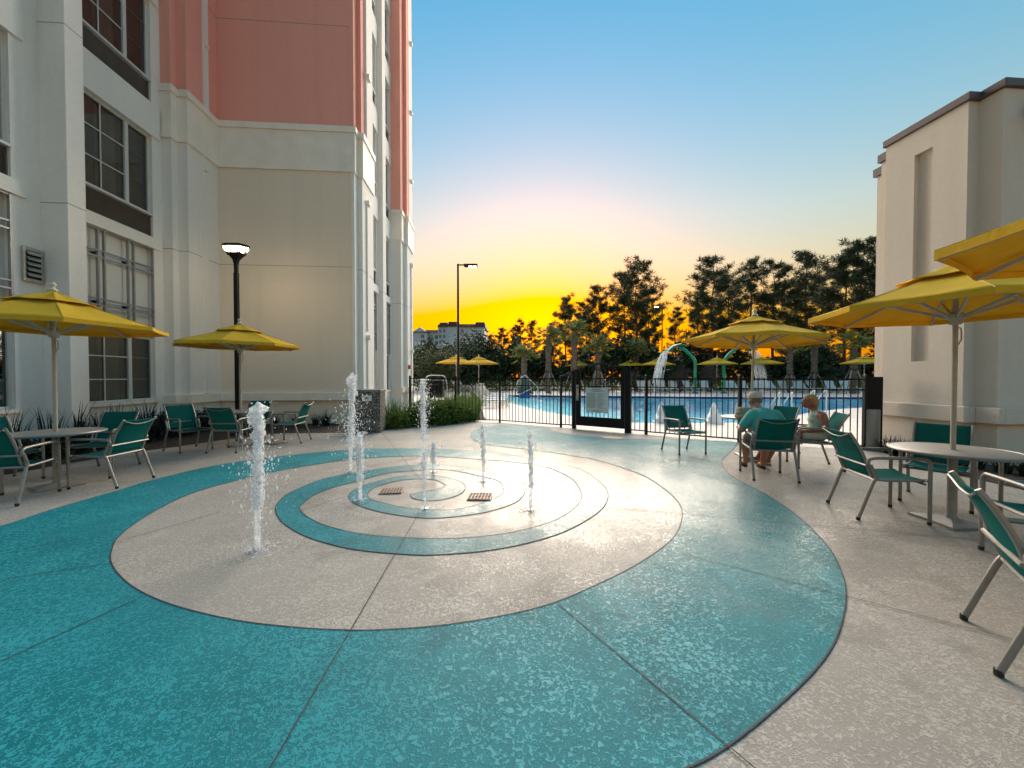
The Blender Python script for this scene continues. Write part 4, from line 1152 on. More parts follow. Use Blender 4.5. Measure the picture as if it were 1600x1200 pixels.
# ------------------------------------------------------------------ palms with brace poles
def make_palm(seed, H, braces=True, green='palm'):
    g = np.random.default_rng(seed); r = random.Random(seed); root = empty('palm_tree')
    tr = MB(); n = 26
    tr.tube([(0.02*math.sin(k*.3), 0, H*k/n) for k in range(n+1)], [.20+.035*(k % 2)+.02*math.sin(k*.7)+.03*(k/n) for k in range(n+1)], 12)
    for k in range(90):                                  # boots: old leaf bases
        z = H*r.uniform(.12,1); a = r.uniform(0,6.28); c, s = math.cos(a), math.sin(a)
        tr.bar((c*.19,s*.19,z), (c*.30,s*.30,z+.20), .07, .035)
    tr.build('trunk', M['palmbark'], root)
    P, D, U, L, W = [], [], [], [], []
    st = MB()
    for k in range(30):
        a = r.uniform(0,6.28); e = r.uniform(-.45,1.35); d = V((math.cos(a)*math.cos(e), math.sin(a)*math.cos(e), math.sin(e)))
        b_ = V((0,0,H)); tip = b_+d*r.uniform(.55,.85); st.tube([b_, tip], [.018,.01], 4, False)
        side = d.cross(V((0,0,1))).normalized() if abs(d.z) < .98 else V((1,0,0))
        for q in range(16):
            an = -1.25+2.5*q/15; dd = (d*math.cos(an)+side*math.sin(an)); dd.z -= .25+.25*abs(an); dd.normalize()
            P.append(tuple(tip)); D.append(tuple(dd)); U.append(tuple(dd.cross(d if abs(dd.dot(d)) < .98 else V((0,0,1))).normalized())); L.append(r.uniform(.5,.8)); W.append(.075)
    st.build('stalks', M[green], root)
    quads('fronds', P, D, U, L, W, M[green], root)
    if braces:
        for k in range(4):
            a = .6+k*math.pi/2; MB().bar((math.cos(a)*1.0,math.sin(a)*1.0,0), (math.cos(a)*.24,math.sin(a)*.24,1.75), .07).build('brace_pole', M['twig2'], root)
        MB().lathe([(.29,1.68),(.29,1.85)], 10).build('brace_collar', M['bark'], root)
    return root
M['twig2'] = pm('pale_timber', (.34,.32,.29), .8, .15, 6)
palm = [make_palm(41,3.4), make_palm(42,4.6)]
pu = set()
PL = [(819,557,33,0),(857,528,35,1),(897,521,36,1),(934,546,38,0),(994,550,40,0),(1234,541,37,1),(1272,535,37,1),(1333,543,34,0)]
for i, (px, cy, dist, m) in enumerate(PL):
    src = palm[m]; o = src if m not in pu else copy_tree(src)
    pu.add(m); H0 = (3.4,4.6)[m]; H = hp(px, cy, dist).z; s = H/H0
    o.location = ((px-800)/600*dist, dist, 0); o.scale = (.5+.5*s,.5+.5*s,s); o.rotation_euler = (0,0,i*1.1)
    tag(o, f'{ORD[i]} braced palm from the left beyond the pool', 'palm tree', 'palms beyond the pool')

# bare shrubs with many upright stems
def bare_shrub(px, dist, h, w, label, seed):
    r = random.Random(seed); o = empty('bare_shrub', ((px-800)/600*dist, dist, 0)); tag(o, label, 'shrub', 'bare shrubs beyond the pool'); mb = MB()
    for k in range(70):
        a = r.uniform(0,6.28); e = r.uniform(.1,1); x, y = w*e*math.cos(a), w*e*math.sin(a)*.6; hh = h*r.uniform(.65,1)*(1-.25*e)
        m1 = (x*.35, y*.35, hh*.4)
        mb.tube([(x*.12,y*.12,0), m1, (x,y,hh)], [.03,.018,.006], 4, False)
        for q in range(2): mb.tube([(x*.6,y*.6,hh*.62), (x*.7+r.gauss(0,.25), y*.7, hh*r.uniform(.8,1.05))], [.012,.004], 3, False)
    mb.build('stems', M['twig'], o)
bare_shrub(1062,37.5,3.2,1.35,'bare twiggy shrub behind the left green waterfall arch',1); bare_shrub(1108,38,3.3,1.4,'bare twiggy shrub between the two green waterfall arches',2)

# ------------------------------------------------------------------ far white hotel
fh = empty('distant_hotel', (-27,150,0)); tag(fh, 'distant white hotel block with brown roof behind the trees', 'building')
fw = pm('far_white_wall', (.62,.66,.72), .8, .05); froof = pm('far_brown_roof', (.085,.05,.045), .8, .15)
def fx(px): return (px-800)/600*150+27
def fz(py): return hp(0, py, 150).z
MB().box(fx(640)-14, fx(689), 2, 14, 0, fz(517)).build('wall', fw, fh); MB().box(fx(687), fx(757), -3, 16, 0, fz(512.5)).build('wall', fw, fh)
MB().box(fx(703), fx(719), -4, -3, 0, fz(512)).build('wall', fw, fh)
gx0, gx1 = fx(644.5), fx(668); gm = (gx0+gx1)/2
MB().add([(gx0,0,0),(gx1,0,0),(gx1,0,fz(519)),(gm,0,fz(511)),(gx0,0,fz(519)),(gx0,3,0),(gx1,3,0),(gx1,3,fz(519)),(gm,3,fz(511)),(gx0,3,fz(519))],
         [(0,1,2,3,4),(1,6,7,2),(5,0,4,9),(2,7,8,3),(3,8,9,4)]).build('wall', fw, fh)
def roof(x0, x1, y0, y1, z0, z1, ins=1.5):
    MB().add([(x0,y0,z0),(x1,y0,z0),(x1,y1,z0),(x0,y1,z0),(x0+.3,y0+ins,z1),(x1-.3,y0+ins,z1),(x1-.3,y1-ins,z1),(x0+.3,y1-ins,z1)], [(0,1,5,4),(1,2,6,5),(2,3,7,6),(3,0,4,7),(4,5,6,7),(3,2,1,0)]).build('roof', froof, fh)
roof(fx(662), fx(690), 1, 15, fz(517.5), fz(514.2)); roof(fx(686), fx(758), -3.6, 16.6, fz(512.5), fz(507.5))
roof(fx(688), fx(702), -3.4, 8, fz(512.3), fz(505)); roof(fx(743), fx(759), -3.4, 16, fz(512.4), fz(504.5)); roof(fx(703), fx(720), -4.8, 0, fz(511.8), fz(505.2), .4)
roof(gx0-.6, gx1+.6, -.5, 3, fz(519.2), fz(518.4), .1)
MB().box(fx(687)-.1, fx(757)+.1, -3.2, -2.98, fz(522.8), fz(521.8)).build('string_course', fw, fh)
fwin = pm('far_window', (.10,.13,.17), .3)
for py in (525.5, 535, 545):
    for px, y in ((660.5,0),(672,2),(681,2)):
        x = fx(px); z = fz(py); wdw = MB().box(x-.62, x+.62, y-.06, y+.02, z-.62, z+.62).build('window', fwin, fh); MB().box(x-.04,x+.04,y-.09,y-.05,z-.62,z+.62).build('muntin', fw, wdw)
for py in (518.6, 527, 535.5, 544):
    for px, y in ((696.5,-3),(690.5,-3),(724,-3)):
        if px == 724 and py > 519: continue
        x = fx(px); z = fz(py); wdw = MB().box(x-.40, x+.40, y-.06, y+.02, z-.62, z+.62).build('window', fwin, fh); MB().box(x-.04,x+.04,y-.09,y-.05,z-.62,z+.62).build('muntin', fw, wdw)

# ------------------------------------------------------------------ things round the pool
FU = [(713,567,30.5),(748,568,29),(905,571.5,45),(985,571,40),(1028,569.5,37),(1120,568.5,33.5),(1190,568,33.5),(1350,567,31)]
for i, (px, ry, dist) in enumerate(FU):
    z = hp(px, ry, dist).z; umbrella((px-800)/600*dist, dist, f'{ORD[i]} small yellow umbrella from the left beyond the pool fence', i*.5+.2, z/2.13, group='far yellow umbrellas round the pool', wide=1.12)

def make_lounger(back=1.0):
    root = empty('sun_lounger')
    for s in (-1, 1):
        MB().tube([(s*.31,-.95,.33),(s*.31,.35,.33)], .022, 6).build('side_rail', M['wwhite'], root, smooth=True)
        MB().tube(crom([(s*.31,.35,.33),(s*.31,.62,.62),(s*.31,.85,.98)],3), .022, 6).build('back_rail', M['wwhite'], root, smooth=True)
        for y in (-.8,.30): MB().tube([(s*.31,y,.33),(s*.33,y+(.06 if y > 0 else -.06),0)], .02, 6).build('leg', M['wwhite'], root, smooth=True)
    MB().box(-.29,.29,-.95,.34,.325,.335).build('seat', M['wwhite'], root)
    MB().add([(-.29,.34,.33),(.29,.34,.33),(.29,.62,.615),(-.29,.62,.615),(.29,.85,.975),(-.29,.85,.975)], [(0,1,2,3),(3,2,4,5)]).build('backrest', M['wwhite'], root)
    return root
lo0 = make_lounger(); lu = [True]
def lounger(x, y, rz, label, group, sc=1):
    o = lo0 if lu[0] else copy_tree(lo0)
    lu[0] = False
    o.location = (x, y, 0); o.rotation_euler = (0,0,rz); o.scale = (sc,)*3; tag(o, label, 'lounger', group)
for i, (px, py) in enumerate(((750,637),(756.5,632.5),(762,629),(767,626))):
    p = gp(px, py); lounger(p.x+.3, p.y+.2, 1.95, f'{ORD[i]} white lounger from the front in the row left of the pool', 'white loungers left of the pool', 1.1)
fl = [1006,1021,1037,1052,1067,1082,1103,1142,1156,1170,1186,1202,1216,1231,1246,1262,1278,1304,1327,1345]
for i, px in enumerate(fl):
    dd = 36.6+.5*math.sin(i*2.1); lounger((px-800)/600*dd, dd, .35*math.sin(i*1.7), f'{ORD[i]} white lounger from the left on the far pool side', 'white loungers across the pool', 1.15)
for i, px in enumerate((720,727)):
    p = gp(px, 612); lounger(p.x, p.y, 2.4, ['left','right'][i]+' of two white loungers beside the far left umbrellas', 'white loungers by the far umbrellas', 1.1)

# green arching waterfalls
def water_arch(px, dist, s, label, seed):
    r = random.Random(seed); X = (px-800)/600*dist; o = empty('waterfall_arch', (X, dist, 0)); tag(o, label, 'water feature', 'green waterfall arches')
    k = dist/600.0
    H = 4.35
    MB().tube(crom([(0,0,0),(0,0,1.6),(0,0,2.7),(-s*.25,0,3.25),(-s*1.0,0,3.95),(-s*1.5,0,4.22)],5), .15, 12).build('arch_pole', M['green'], o, smooth=True)
    MB().lathe([(.28,0),(.26,.10),(.17,.14)], 16).build('foot', M['lblue'], o)
    sc_ = MB(); pts = crom([(-s*.95,0,4.25),(-s*1.5,0,4.38),(-s*2.1,0,4.22),(-s*2.55,0,3.85)],5); n = len(pts); w0 = .55
    for i, p in enumerate(pts):
        w = w0*(1+.25*i/n); sc_.v += [(p.x, -w, p.z-.03), (p.x, -w*.5, p.z+.05), (p.x, w*.5, p.z+.05), (p.x, w, p.z-.03)]
    for i in range(n-1):
        for q in range(3): a = i*4+q; sc_.f.append((a, a+1, a+5, a+4))
    so = sc_.build('scoop', M['green'], o, smooth=True); sm = so.modifiers.new('solid','SOLIDIFY'); sm.thickness = .08
    dm = MB()
    for q in range(90):                                  # falling strands
        y = r.uniform(-.65,.65); v = r.uniform(.7,1.9); x0 = -s*2.5; pts = []
        t0 = r.uniform(0,.55); t1 = min(.86, t0+r.uniform(.10,.4))
        for j in range(6):
            t = t0+(t1-t0)*j/5; pts.append((x0-s*v*t+r.gauss(0,.02), y+r.gauss(0,.02), max(-.05, 3.85-.6*t-4.9*t*t)))
        dm.tube(pts, [.012+r.random()*.02]*6, 4)
    dm.build('falling_water', M['spray'], o)['kind'] = 'stuff'
water_arch(1086,34.5,1,'green waterfall arch bending left over the pool',1); water_arch(1131,34.5,-1,'green waterfall arch bending right over the pool',2)

# bubblers in the shallow end
def bubbler(px, py, h, w, label, seed):
    p = gp(px, py); r = random.Random(seed); o = empty('bubbler_jet', (p.x, p.y, -.07)); tag(o, label, 'water jet', 'white bubblers in the pool'); mb = MB(); nz, na = 16, 14
    for i in range(nz+1):
        t = i/nz; rad = w*((1-t)**.8*.85+.15*(1-t))*(1+.1*math.sin(9*t))+.01
        for k in range(na):
            a = 6.283*k/na; q = rad*(1+r.uniform(-.13,.13)); mb.v.append((q*math.cos(a), q*math.sin(a), h*t+r.uniform(-.02,.02)))
    for i in range(nz):
        for k in range(na): a = i*na+k; b_ = i*na+(k+1)%na; mb.f.append((a,b_,b_+na,a+na))
    mb.build('foam_cone', pm('white_foam', (.80,.82,.85), .5, .06, 8, 14, .6, .03), o, smooth=True)
bubbler(985,656,.62,.17,'white bubbler jet right behind the gate hinge post',1); bubbler(1033,660,.72,.24,'white bubbler jet left behind the empty chair',2); bubbler(1115,661,.72,.26,'white bubbler jet beside the couple\'s table',3)

# white handrails of the pool steps
for i, (px, py, hh) in enumerate(((1217,647,.9),(1272,645,1.0))):
    p = gp(px, py); o = empty('pool_handrail', (p.x,p.y,-.05)); tag(o, ['white curved pool handrail beside the empty chair at the fence','white curved pool handrail behind the woman\'s head'][i], 'handrail', 'pool handrails')
    for s in (0,.5): MB().tube(crom([(s,0,0),(s,0,hh*.8),(s+.1,.1,hh),(s+.35,.6,hh*.85),(s+.5,1.2,hh*.35),(s+.5,1.3,.0)],4), .024, 8).build('rail', M['wwhite'], o, smooth=True)

# pool lift under its cover
p = gp(820,622); o = empty('pool_lift', (p.x,p.y,0)); tag(o, 'covered pool lift with white frame at the pool edge', 'pool lift')
MB().box(-.35,.35,-.35,.35,0,.35).build('base', M['lblue'], o, bevel=.03)
MB().add([(-.5,-.35,.35),(.5,-.35,.35),(.5,.35,.35),(-.5,.35,.35),(-.1,-.1,1.5),(.1,-.1,1.5),(.1,.1,1.5),(-.1,.1,1.5)], [(0,1,5,4),(1,2,6,5),(2,3,7,6),(3,0,4,7),(4,5,6,7)]).build('cover', pm('dark_green_tarp', (.05,.09,.08), .7, .2), o)
MB().tube([(-.75,-.1,.5),(-.45,-.1,1.25),(.0,-.1,1.62),(.9,-.1,.75)], .03, 6).build('arm', M['wwhite'], o); MB().tube([(.9,-.1,.75),(.9,-.1,.1)], .03, 6).build('mast', M['wwhite'], o)
MB().tube([(-.6,-.4,.25),(-1.4,-.8,.05)], .03, 6).build('step_rail', M['wwhite'], o); MB().tube([(-.3,-.4,.30),(.4,-.5,.65)], .03, 6).build('seat_rail', M['wwhite'], o)
# towel cart behind the bushes
p = V(((681-800)/600*21, 21, 0)); o = empty('towel_cart', p); tag(o, 'dark towel cart with white tube frame behind the bushes', 'cart')
MB().box(-.42,.42,-.3,.3,.35,1.30).build('bag', M['black'], o, bevel=.03)
for s in (-1, 1): MB().tube(crom([(s*.55,0,.1),(s*.62,0,.9),(s*.5,0,1.45),(s*.3,0,1.55)],4), .03, 8).build('frame', M['wwhite'], o, smooth=True)
MB().tube([(-.3,0,1.55),(.3,0,1.55)], .03, 8).build('handle', M['wwhite'], o)
for s in (-1, 1): MB().lathe([(.08,-.02),(.09,0),(.08,.02)], 12).build('wheel', M['rubber'], o, loc=(s*.4,0,.09), rot=(0,math.pi/2,0))
# far fence
ff = empty('far_fence', (-16,42,0)); tag(ff, 'low black fence in front of the trees behind the pool', 'fence')
MB().box(0,62,-.03,.03,1.32,1.40).build('rail', M['black'], ff); MB().box(0,62,-.03,.03,.1,.18).build('rail', M['black'], ff)
for k in range(26): MB().box(k*2.45-.05,k*2.45+.05,-.05,.05,0,1.45).build('post', M['black'], ff)
mb = MB()
for k in range(410): mb.box(k*.15-.012,k*.15+.012,-.012,.012,.1,1.38)
mb.build('pickets', M['black'], ff)['kind'] = 'stuff'
# ------------------------------------------------------------------ plants near the buildings
def make_flax(seed, h=.95, n=46, spread=.42, mat='flax', w=.035, name='spiky_plant', arch=.5):
    r = random.Random(seed); root = empty(name); mb = MB()
    for k in range(n):
        a = r.uniform(0,6.28); ln = h*r.uniform(.5,1.05); lean = spread*r.uniform(.15,1)*ln; c, s = math.cos(a), math.sin(a)
        bx, by = r.gauss(0,.05), r.gauss(0,.05); ww = w*r.uniform(.6,1.1); o_ = len(mb.v); m = 5
        tw = r.uniform(-.6,.6)
        for i in range(m):
            t = i/(m-1); q = lean*(t**(1+arch)); z = ln*(t-.28*arch*t*t*lean/ln); hw = ww*(1-t)**.7*.5+.001
            sx, sy = -math.sin(a+tw)*hw, math.cos(a+tw)*hw
            mb.v += [(bx+c*q+sx, by+s*q+sy, z), (bx+c*q-sx, by+s*q-sy, z)]
        mb.f += [(o_+2*i, o_+2*i+1, o_+2*i+3, o_+2*i+2) for i in range(m-1)]
    mb.build('blades', M[mat], root)
    return root
def make_shrub(seed, rx, rz, n, mat, ls=.06, name='leafy_shrub'):
    g = np.random.default_rng(seed); root = empty(name); r = random.Random(seed)
    st = MB()
    for k in range(9):
        a = r.uniform(0,6.28); st.tube([(0,0,0),(rx*.35*math.cos(a),rx*.35*math.sin(a),rz*.5),(rx*.7*math.cos(a),rx*.7*math.sin(a),rz*.85)], [.012,.008,.003], 4, False)
    st.build('stem', M['twig'], root)
    d = rdir(g, n); d[:,2] = np.abs(d[:,2]); rad = g.uniform(.55,1,n)**.5
    lump = 1+.16*np.sin(5*np.arctan2(d[:,1],d[:,0])+seed)+.12*np.sin(9*d[:,2]+3*d[:,0]*seed)
    P = d*rad[:,None]*lump[:,None]*np.array([rx,rx,rz])
    P[:,2] += .03
    D = d*.6+rdir(g,n)*.8; D /= np.linalg.norm(D,axis=1)[:,None]
    quads('foliage', P, D, perp(g,D), g.uniform(.7,1.4,n)*ls, g.uniform(.4,.7,n)*ls, M[mat], root); return root
def scatter(protos, spots, label, cat, group):
    for i, (x, y, s) in enumerate(sorted(spots, key=lambda q: q[0]/q[1])):
        k = i % len(protos); src = protos[k]; o = src if src.get('label') is None else copy_tree(src)
        o.location = (x, y, .012); o.scale = (s,s,s*rnd.uniform(.9,1.1)); o.rotation_euler = (0,0,rnd.uniform(0,6.28))
        tag(o, label.format(ORD[i]), cat, group)
def hl(xp, yp): return rot2(xp, yp)
spots = [(*hl(-7.98+rnd.uniform(-.12,.15), 5.6+.42*k+rnd.uniform(-.1,.1)), rnd.uniform(.85,1.12)) for k in range(12)]
scatter([make_flax(1), make_flax(2,1.0,40,.5), make_flax(3,.9,52,.36)], spots, '{} dark spiky plant from the left along the hotel wall', 'plant', 'spiky plants along the hotel wall')
ds = []
for k in range(13): ds.append((*hl(-7.62+rnd.uniform(-.1,.1)+.0*k, 5.3+.50*k+rnd.uniform(-.1,.1)), rnd.uniform(.8,1.05)))
ds = [(x, y, s) for x, y, s in ds]
ds += [(*hl(-8.15,10.6), 1.1), (*hl(-7.75,10.75), 1.0)]
scatter([make_shrub(1,.36,.42,1500,'dshrub',.05,'low_shrub'), make_shrub(2,.40,.38,1500,'dshrub',.05,'low_shrub'), make_shrub(3,.34,.46,1500,'dshrub',.05,'low_shrub')],
        ds, '{} low dark shrub from the left in the bed below the hotel windows', 'shrub', 'low dark shrubs along the left bed')
fs = [(*hl(-7.2+.52*k+rnd.uniform(-.08,.08), 11.95+rnd.uniform(-.25,.12)), rnd.uniform(.8,1.1)) for k in range(6)]
scatter([make_flax(7,.52,60,1.0,'flax',.022,'grass_tuft',.8), make_flax(8,.48,60,1.1,'flax',.022,'grass_tuft',.8)], fs, '{} arching dark grass tuft from the left below the cream wall', 'plant', 'grass tufts below the cream wall')
# bushes and grasses by the fence
tg = []
for k in range(9): p = V((-4.05+.28*k+rnd.uniform(-.1,.1), 11.55+.14*k+rnd.uniform(-.25,.25), 0)); tg.append((p.x, p.y, rnd.uniform(.85,1.1)))
scatter([make_flax(9,.95,110,.8,'grass',.020,'tall_grass',.7), make_flax(10,1.0,110,.9,'grass',.020,'tall_grass',.7)], tg, '{} tall grass clump from the left between pedestal and fence', 'plant', 'tall grass clumps by the fence')
bs = [(-3.25,10.95,.62),(-2.9,11.45,.7),(-2.45,11.72,.95),(-2.05,12.12,.82),(-1.72,12.38,.72),(-2.8,12.1,1.0),(-1.42,12.66,.55),(-3.35,11.45,.6)]
scatter([make_shrub(11,.50,.66,1900,'bush',.085), make_shrub(12,.54,.60,1700,'bush',.10)], bs, '{} bright green bush from the left before the fence', 'bush', 'green bushes before the fence')
bk = [(-3.2+.27*k+rnd.uniform(-.12,.12), 13.3+.55*k+rnd.uniform(-.3,.3), rnd.uniform(.9,1.15)) for k in range(7)] + [(-2.8+.25*k, 16.4+.9*k, 1.1) for k in range(4)] + [(-1.45,13.3,.9),(-1.3,13.9,.95),(-1.6,14.6,1.0),(-1.4,15.4,1.0)]
scatter([make_flax(13,.85,120,.8,'grass',.022,'grass_clump',.7), make_flax(14,.9,120,.85,'grass',.022,'grass_clump',.7)], bk, '{} green grass clump from the left behind the fence', 'plant', 'grass clumps behind the fence')
# bed under the pool house
rs = []
for k in range(9):
    t = k/8; x, y = rot2(7.72+.45*max(0,t-.55), 6.9-1.9*t); rs.append((x+rnd.uniform(-.08,.08), y+rnd.uniform(-.08,.08), rnd.uniform(.8,1.0)))
scatter([make_flax(15,.42,70,1.1,'flax',.022,'low_grass',.8), make_flax(16,.46,70,1.0,'flax',.022,'low_grass',.8)], rs, '{} low dark grass plant from the left along the pool house', 'plant', 'low plants along the pool house')

# ------------------------------------------------------------------ people
def capsules(segs, balls=()):
    mb = MB()
    for a, b_, ra, rb in segs:
        a, b_ = V(a), V(b_); n = 4
        mb.tube([a.lerp(b_, k/n) for k in range(n+1)], [ra+(rb-ra)*k/n for k in range(n+1)], 14)
        mb.ball(a, ra*.995, 14); mb.ball(b_, rb*.995, 14)
    for b_ in balls:
        c, r, sx, sy, sz = b_; m = 10
        o = len(mb.v); t = MB().ball((0,0,0), 1.0, 16)
        mb.add([(c[0]+x*r*sx, c[1]+y*r*sy, c[2]+z*r*sz) for x, y, z in t.v], t.f)
    return mb
def flesh(name, mb, mat, parent, vox=.009, sm=6):
    o = mb.build(name, mat, parent)
    r = o.modifiers.new('remesh', 'REMESH'); r.mode = 'VOXEL'; r.voxel_size = vox; r.use_smooth_shade = True
    s = o.modifiers.new('smooth', 'SMOOTH'); s.iterations = sm; s.factor = .5
    return o
def hand(segs, wrist, d, side, down=(0,0,-1)):
    """palm and five bent fingers: d along the hand, side towards the thumb"""
    w, d, s = V(wrist), V(d).normalized(), V(side).normalized(); dn = V(down).normalized()
    segs.append((w, w+d*.075, .026, .030)); segs.append((w+d*.03+s*.012, w+d*.08+s*.018, .022, .020)); segs.append((w+d*.03-s*.012, w+d*.08-s*.018, .022, .018))
    for k, ln in enumerate((.060,.068,.064,.050)):
        b_ = w+d*.085+s*(.027-.018*k); m1 = b_+d*ln*.5+dn*.006; e = m1+d*ln*.40+dn*.026
        segs.append((b_, m1, .0098, .0090)); segs.append((m1, e, .0088, .0075))
    b_ = w+d*.022+s*.026; m1 = b_+d*.030+s*.024; segs.append((b_, m1, .0125, .0105)); segs.append((m1, m1+d*.03+dn*.010, .010, .0085))

def skin(name, col):
    m, nt, b = nodes(name)
    nt.links.new(ramp(nt, noise(nt, 9, 4), [(.3, tuple(c*.8 for c in col)), (.7, tuple(min(1,c*1.15) for c in col))]), b.inputs['Base Color'])
    b.inputs['Roughness'].default_value = .55; b.inputs['Subsurface Weight'].default_value = .08; return m
def cloth(name, col, b2=30): return pm(name, col, .85, .10, 12, b2, .5, .006)

# man, seen from behind, hunched over the table
mr = empty('person', (3.73,5.60,.004), math.atan2(-.24,.97)); tag(mr, 'man in teal T-shirt and pale cap seated with his back to us', 'person')
sk = skin('tanned_skin', (.42,.20,.13))
sg_ = [((0,-.02,.56),(0,.03,.70),.128,.145), ((0,.03,.70),(-.02,.10,.84),.150,.145), ((-.02,.10,.84),(-.05,.16,.95),.11,.065), ((-.05,.16,.95),(-.075,.22,1.03),.058,.056),
       ((-.15,.09,.875),(.13,.10,.875),.085,.085),
       ((-.19,.09,.865),(-.32,.07,.66),.060,.047), ((-.32,.07,.66),(-.27,.30,.685),.045,.033),
       ((.17,.10,.865),(.28,.12,.665),.060,.047), ((.28,.12,.665),(.20,.36,.70),.045,.033),
       ((-.09,.0,.50),(-.13,.42,.505),.088,.066), ((-.13,.42,.505),(-.10,.58,.30),.062,.058), ((-.10,.58,.30),(-.08,.63,.10),.055,.036),
       ((.09,.0,.50),(.15,.40,.505),.088,.066), ((.15,.40,.505),(.14,.48,.30),.062,.058), ((.14,.48,.30),(.13,.52,.10),.055,.036),
       ((-.08,.62,.065),(-.09,.78,.045),.036,.030), ((-.10,.78,.04),(-.10,.83,.036),.032,.022), ((.13,.51,.065),(.14,.67,.045),.036,.030), ((.14,.67,.04),(.14,.72,.036),.032,.022)]
hand(sg_, (-.27,.30,.682), (.15,1,-.05), (1,0,0)); hand(sg_, (.20,.36,.70), (-.35,1,.02), (-1,0,0))
body = flesh('body', capsules(sg_, [((-.085,.255,1.095),.100,.80,.98,1.12), ((-.085,.33,1.055),.05,.9,.8,.9), ((-.085,.355,1.085),.018,.8,1.2,1.3), ((-.165,.245,1.085),.026,.45,.9,1.25), ((-.005,.245,1.085),.026,.45,.9,1.25)]), sk, mr)
sh = [((0,-.03,.60),(0,.02,.70),.165,.180), ((0,.02,.70),(-.02,.09,.83),.185,.175), ((-.02,.09,.83),(-.04,.135,.905),.135,.085), ((-.15,.085,.87),(.13,.095,.87),.105,.105),
      ((-.18,.09,.865),(-.275,.078,.735),.082,.074), ((.16,.10,.865),(.245,.113,.735),.082,.074)]
flesh('shirt', capsules(sh, [((0,-.09,.66),.14,1.05,.75,1.0)]), cloth('teal_cotton', (.07,.36,.33)), body, .010, 5)
flesh('shorts', capsules([((-.07,-.03,.525),(-.125,.30,.515),.108,.092), ((.07,-.03,.525),(.145,.28,.515),.108,.092), ((0,-.05,.56),(0,.03,.56),.138,.138)]), cloth('dark_shorts', (.03,.04,.045)), body, .010, 4)
cp = MB().lathe([(.094,.0),(.098,.03),(.092,.065),(.066,.095),(.02,.108)], 20, sy=1.16); cap_ = cp.build('cap', cloth('pale_cap', (.52,.47,.41)), body, (-.085,.245,1.125), True, rot=(R(-8),0,0))
MB().add([(-.075,.09,.012),(.075,.09,.012),(.06,.19,-.005),(-.06,.19,-.005),(-.075,.09,.022),(.075,.09,.022),(.06,.19,.004),(-.06,.19,.004)], [(0,3,2,1),(4,5,6,7),(2,3,7,6),(0,4,7,3),(1,2,6,5)]).build('brim', M['twig2'], cap_)
flesh('hair', capsules([((-.135,.185,1.095),(-.035,.185,1.095),.034,.034), ((-.155,.225,1.10),(-.135,.185,1.08),.022,.03), ((-.015,.225,1.10),(-.035,.185,1.08),.022,.03)]), cloth('grey_hair', (.17,.13,.11)), body, .007, 2)
for x, y in ((-.09,.71),(.135,.60)):
    so = MB().lathe([(.05,0),(.052,.012),(.05,.02)], 18, sy=2.6).build('sandal', M['rubber'], body, (x,y,.002), True)
    MB().tube(crom([(-.04,-.02,.02),(-.02,.04,.055),(0,.07,.03),(.02,.04,.055),(.04,-.02,.02)],4), .007, 6).build('strap', M['rubber'], so)

# woman in profile
wr = empty('person', (4.87,6.22,.004), math.atan2(.94,.34)); tag(wr, 'blonde woman in mint sleeveless top seated in profile facing left', 'person')
sk2 = skin('suntanned_skin', (.30,.115,.065))
sg_ = [((0,-.08,.55),(0,-.09,.68),.118,.115), ((0,-.09,.68),(0,-.075,.82),.118,.115), ((0,-.075,.82),(0,-.03,.92),.08,.052), ((0,-.03,.92),(0,.005,.985),.048,.047), ((-.12,-.08,.845),(.12,-.08,.845),.066,.066),
       ((-.165,-.085,.84),(-.215,-.12,.63),.052,.043), ((-.215,-.12,.63),(-.15,.12,.585),.041,.029), ((.165,-.085,.84),(.215,-.10,.63),.052,.043), ((.215,-.10,.63),(.12,.14,.60),.041,.029),
       ((-.085,-.05,.505),(-.11,.38,.515),.080,.058), ((-.11,.38,.515),(-.10,.55,.30),.058,.056), ((-.10,.55,.30),(-.09,.62,.10),.052,.034), ((.085,-.05,.505),(.10,.40,.515),.080,.058), ((.10,.40,.515),(.10,.62,.30),.058,.056), ((.10,.62,.30),(.10,.72,.10),.052,.034),
       ((-.09,.61,.06),(-.09,.77,.04),.033,.027), ((-.09,.77,.036),(-.09,.81,.032),.029,.020), ((.10,.71,.06),(.10,.87,.04),.033,.027), ((.10,.87,.036),(.10,.91,.032),.029,.020)]
hand(sg_, (-.15,.12,.585), (.30,1,-.10), (1,0,.2)); hand(sg_, (.12,.14,.60), (-.25,1,-.12), (-1,0,.2))
body = flesh('body', capsules(sg_, [((0,.045,1.045),.094,.80,.98,1.15), ((0,.095,.985),.044,.8,.8,.8), ((0,.145,1.03),.016,.7,1.25,1.1), ((0,.125,1.075),.03,1.1,.5,.5), ((0,.125,.998),.016,1.3,.9,.6), ((-.078,.03,1.035),.022,.4,.9,1.3)]), sk2, wr)
flesh('top', capsules([((0,-.08,.58),(0,-.095,.68),.142,.134), ((0,-.095,.68),(0,-.08,.80),.138,.128), ((-.085,-.08,.845),(.085,-.08,.845),.075,.075), ((0,-.08,.80),(0,-.06,.865),.12,.085)], [((0,-.005,.76),.085,1.25,.75,.8), ((0,-.02,.60),.12,1.05,.8,.8)]), cloth('mint_cotton', (.36,.50,.43)), body, .010, 5)
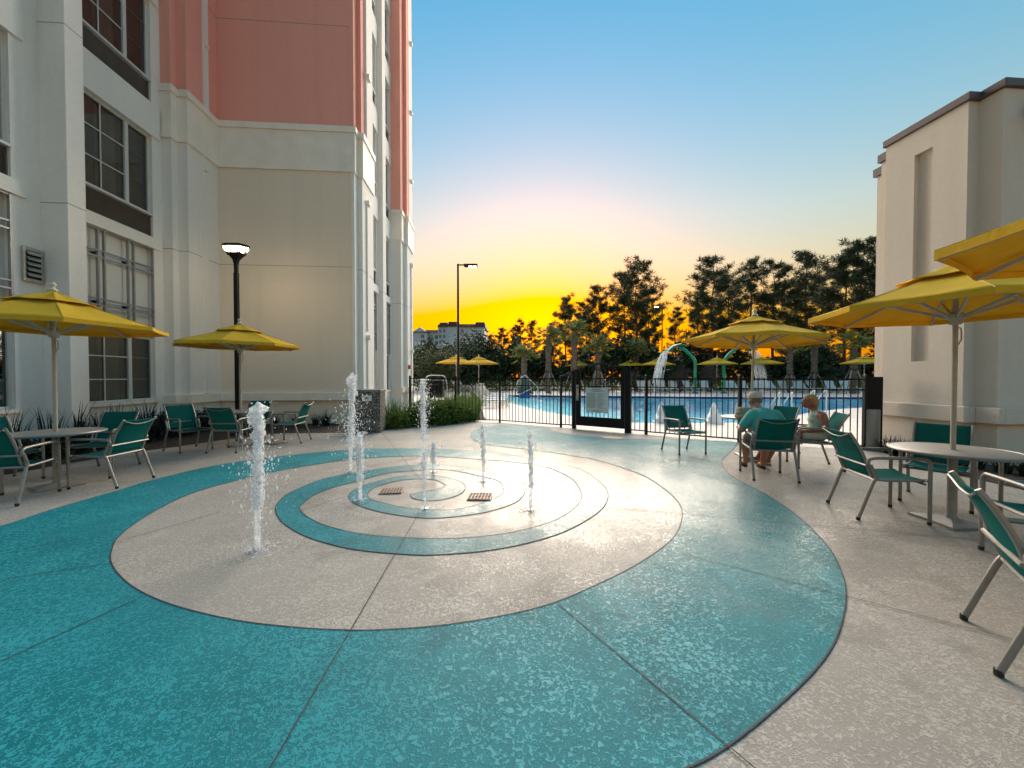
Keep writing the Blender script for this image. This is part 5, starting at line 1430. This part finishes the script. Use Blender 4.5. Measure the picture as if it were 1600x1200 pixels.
flesh('shorts', capsules([((-.075,-.09,.525),(-.10,.12,.516),.098,.086), ((.075,-.09,.525),(.095,.12,.516),.098,.086), ((0,-.10,.55),(0,-.04,.55),.122,.122)]), cloth('pale_shorts', (.50,.50,.44)), body, .010, 4)
flesh('hair', capsules([((0,.0,1.115),(0,-.030,1.04),.060,.064), ((0,-.03,1.03),(0,-.04,.985),.058,.040), ((-.055,.02,1.10),(-.065,-.03,1.0),.045,.036), ((.055,.02,1.10),(.065,-.03,1.0),.045,.036), ((0,.08,1.112),(0,.02,1.122),.033,.046), ((-.042,.075,1.105),(.042,.075,1.105),.028,.028)]), cloth('blonde_hair', (.40,.21,.075), 60), body, .008, 3)
for x, y in ((-.09,.70),(.10,.80)):
    so = MB().lathe([(.046,0),(.048,.012),(.046,.018)], 18, sy=2.6).build('sandal', M['twig2'], body, (x,y,.002), True)
    MB().tube(crom([(-.036,-.02,.018),(-.02,.04,.05),(0,.07,.03),(.02,.04,.05),(.036,-.02,.018)],4), .007, 6).build('strap', M['wwhite'], so)

# cloth bag on their table
bx_, by_ = T['M']; bg_ = empty('cloth_bag', (bx_-.20, by_-.16, .734), .4); tag(bg_, 'slumped grey-green cloth bag on the couple\'s table', 'bag')
b_o = flesh('body', capsules([((-.16,0,.06),(.12,.02,.10),.055,.085), ((-.05,.03,.10),(.13,.0,.07),.09,.062), ((-.12,-.05,.05),(.05,-.06,.06),.045,.05), ((.0,0,.13),(.10,.02,.13),.05,.045)]), pm('grey_green_canvas', (.26,.29,.21), .9, .2, 6, 16, .9, .02), bg_, .010, 2)
flesh('towel', capsules([((-.22,-.05,.03),(-.10,-.07,.035),.03,.034), ((-.21,.0,.03),(-.14,-.02,.05),.032,.03)]), cloth('tan_towel', (.42,.30,.18)), bg_, .008, 2)
MB().tube(crom([(-.1,.0,.12),(-.03,-.04,.19),(.06,-.02,.18),(.10,.0,.12)],4), .010, 6).build('strap', M['twig2'], b_o, smooth=True)
# dark bag standing behind the chair by the pool house
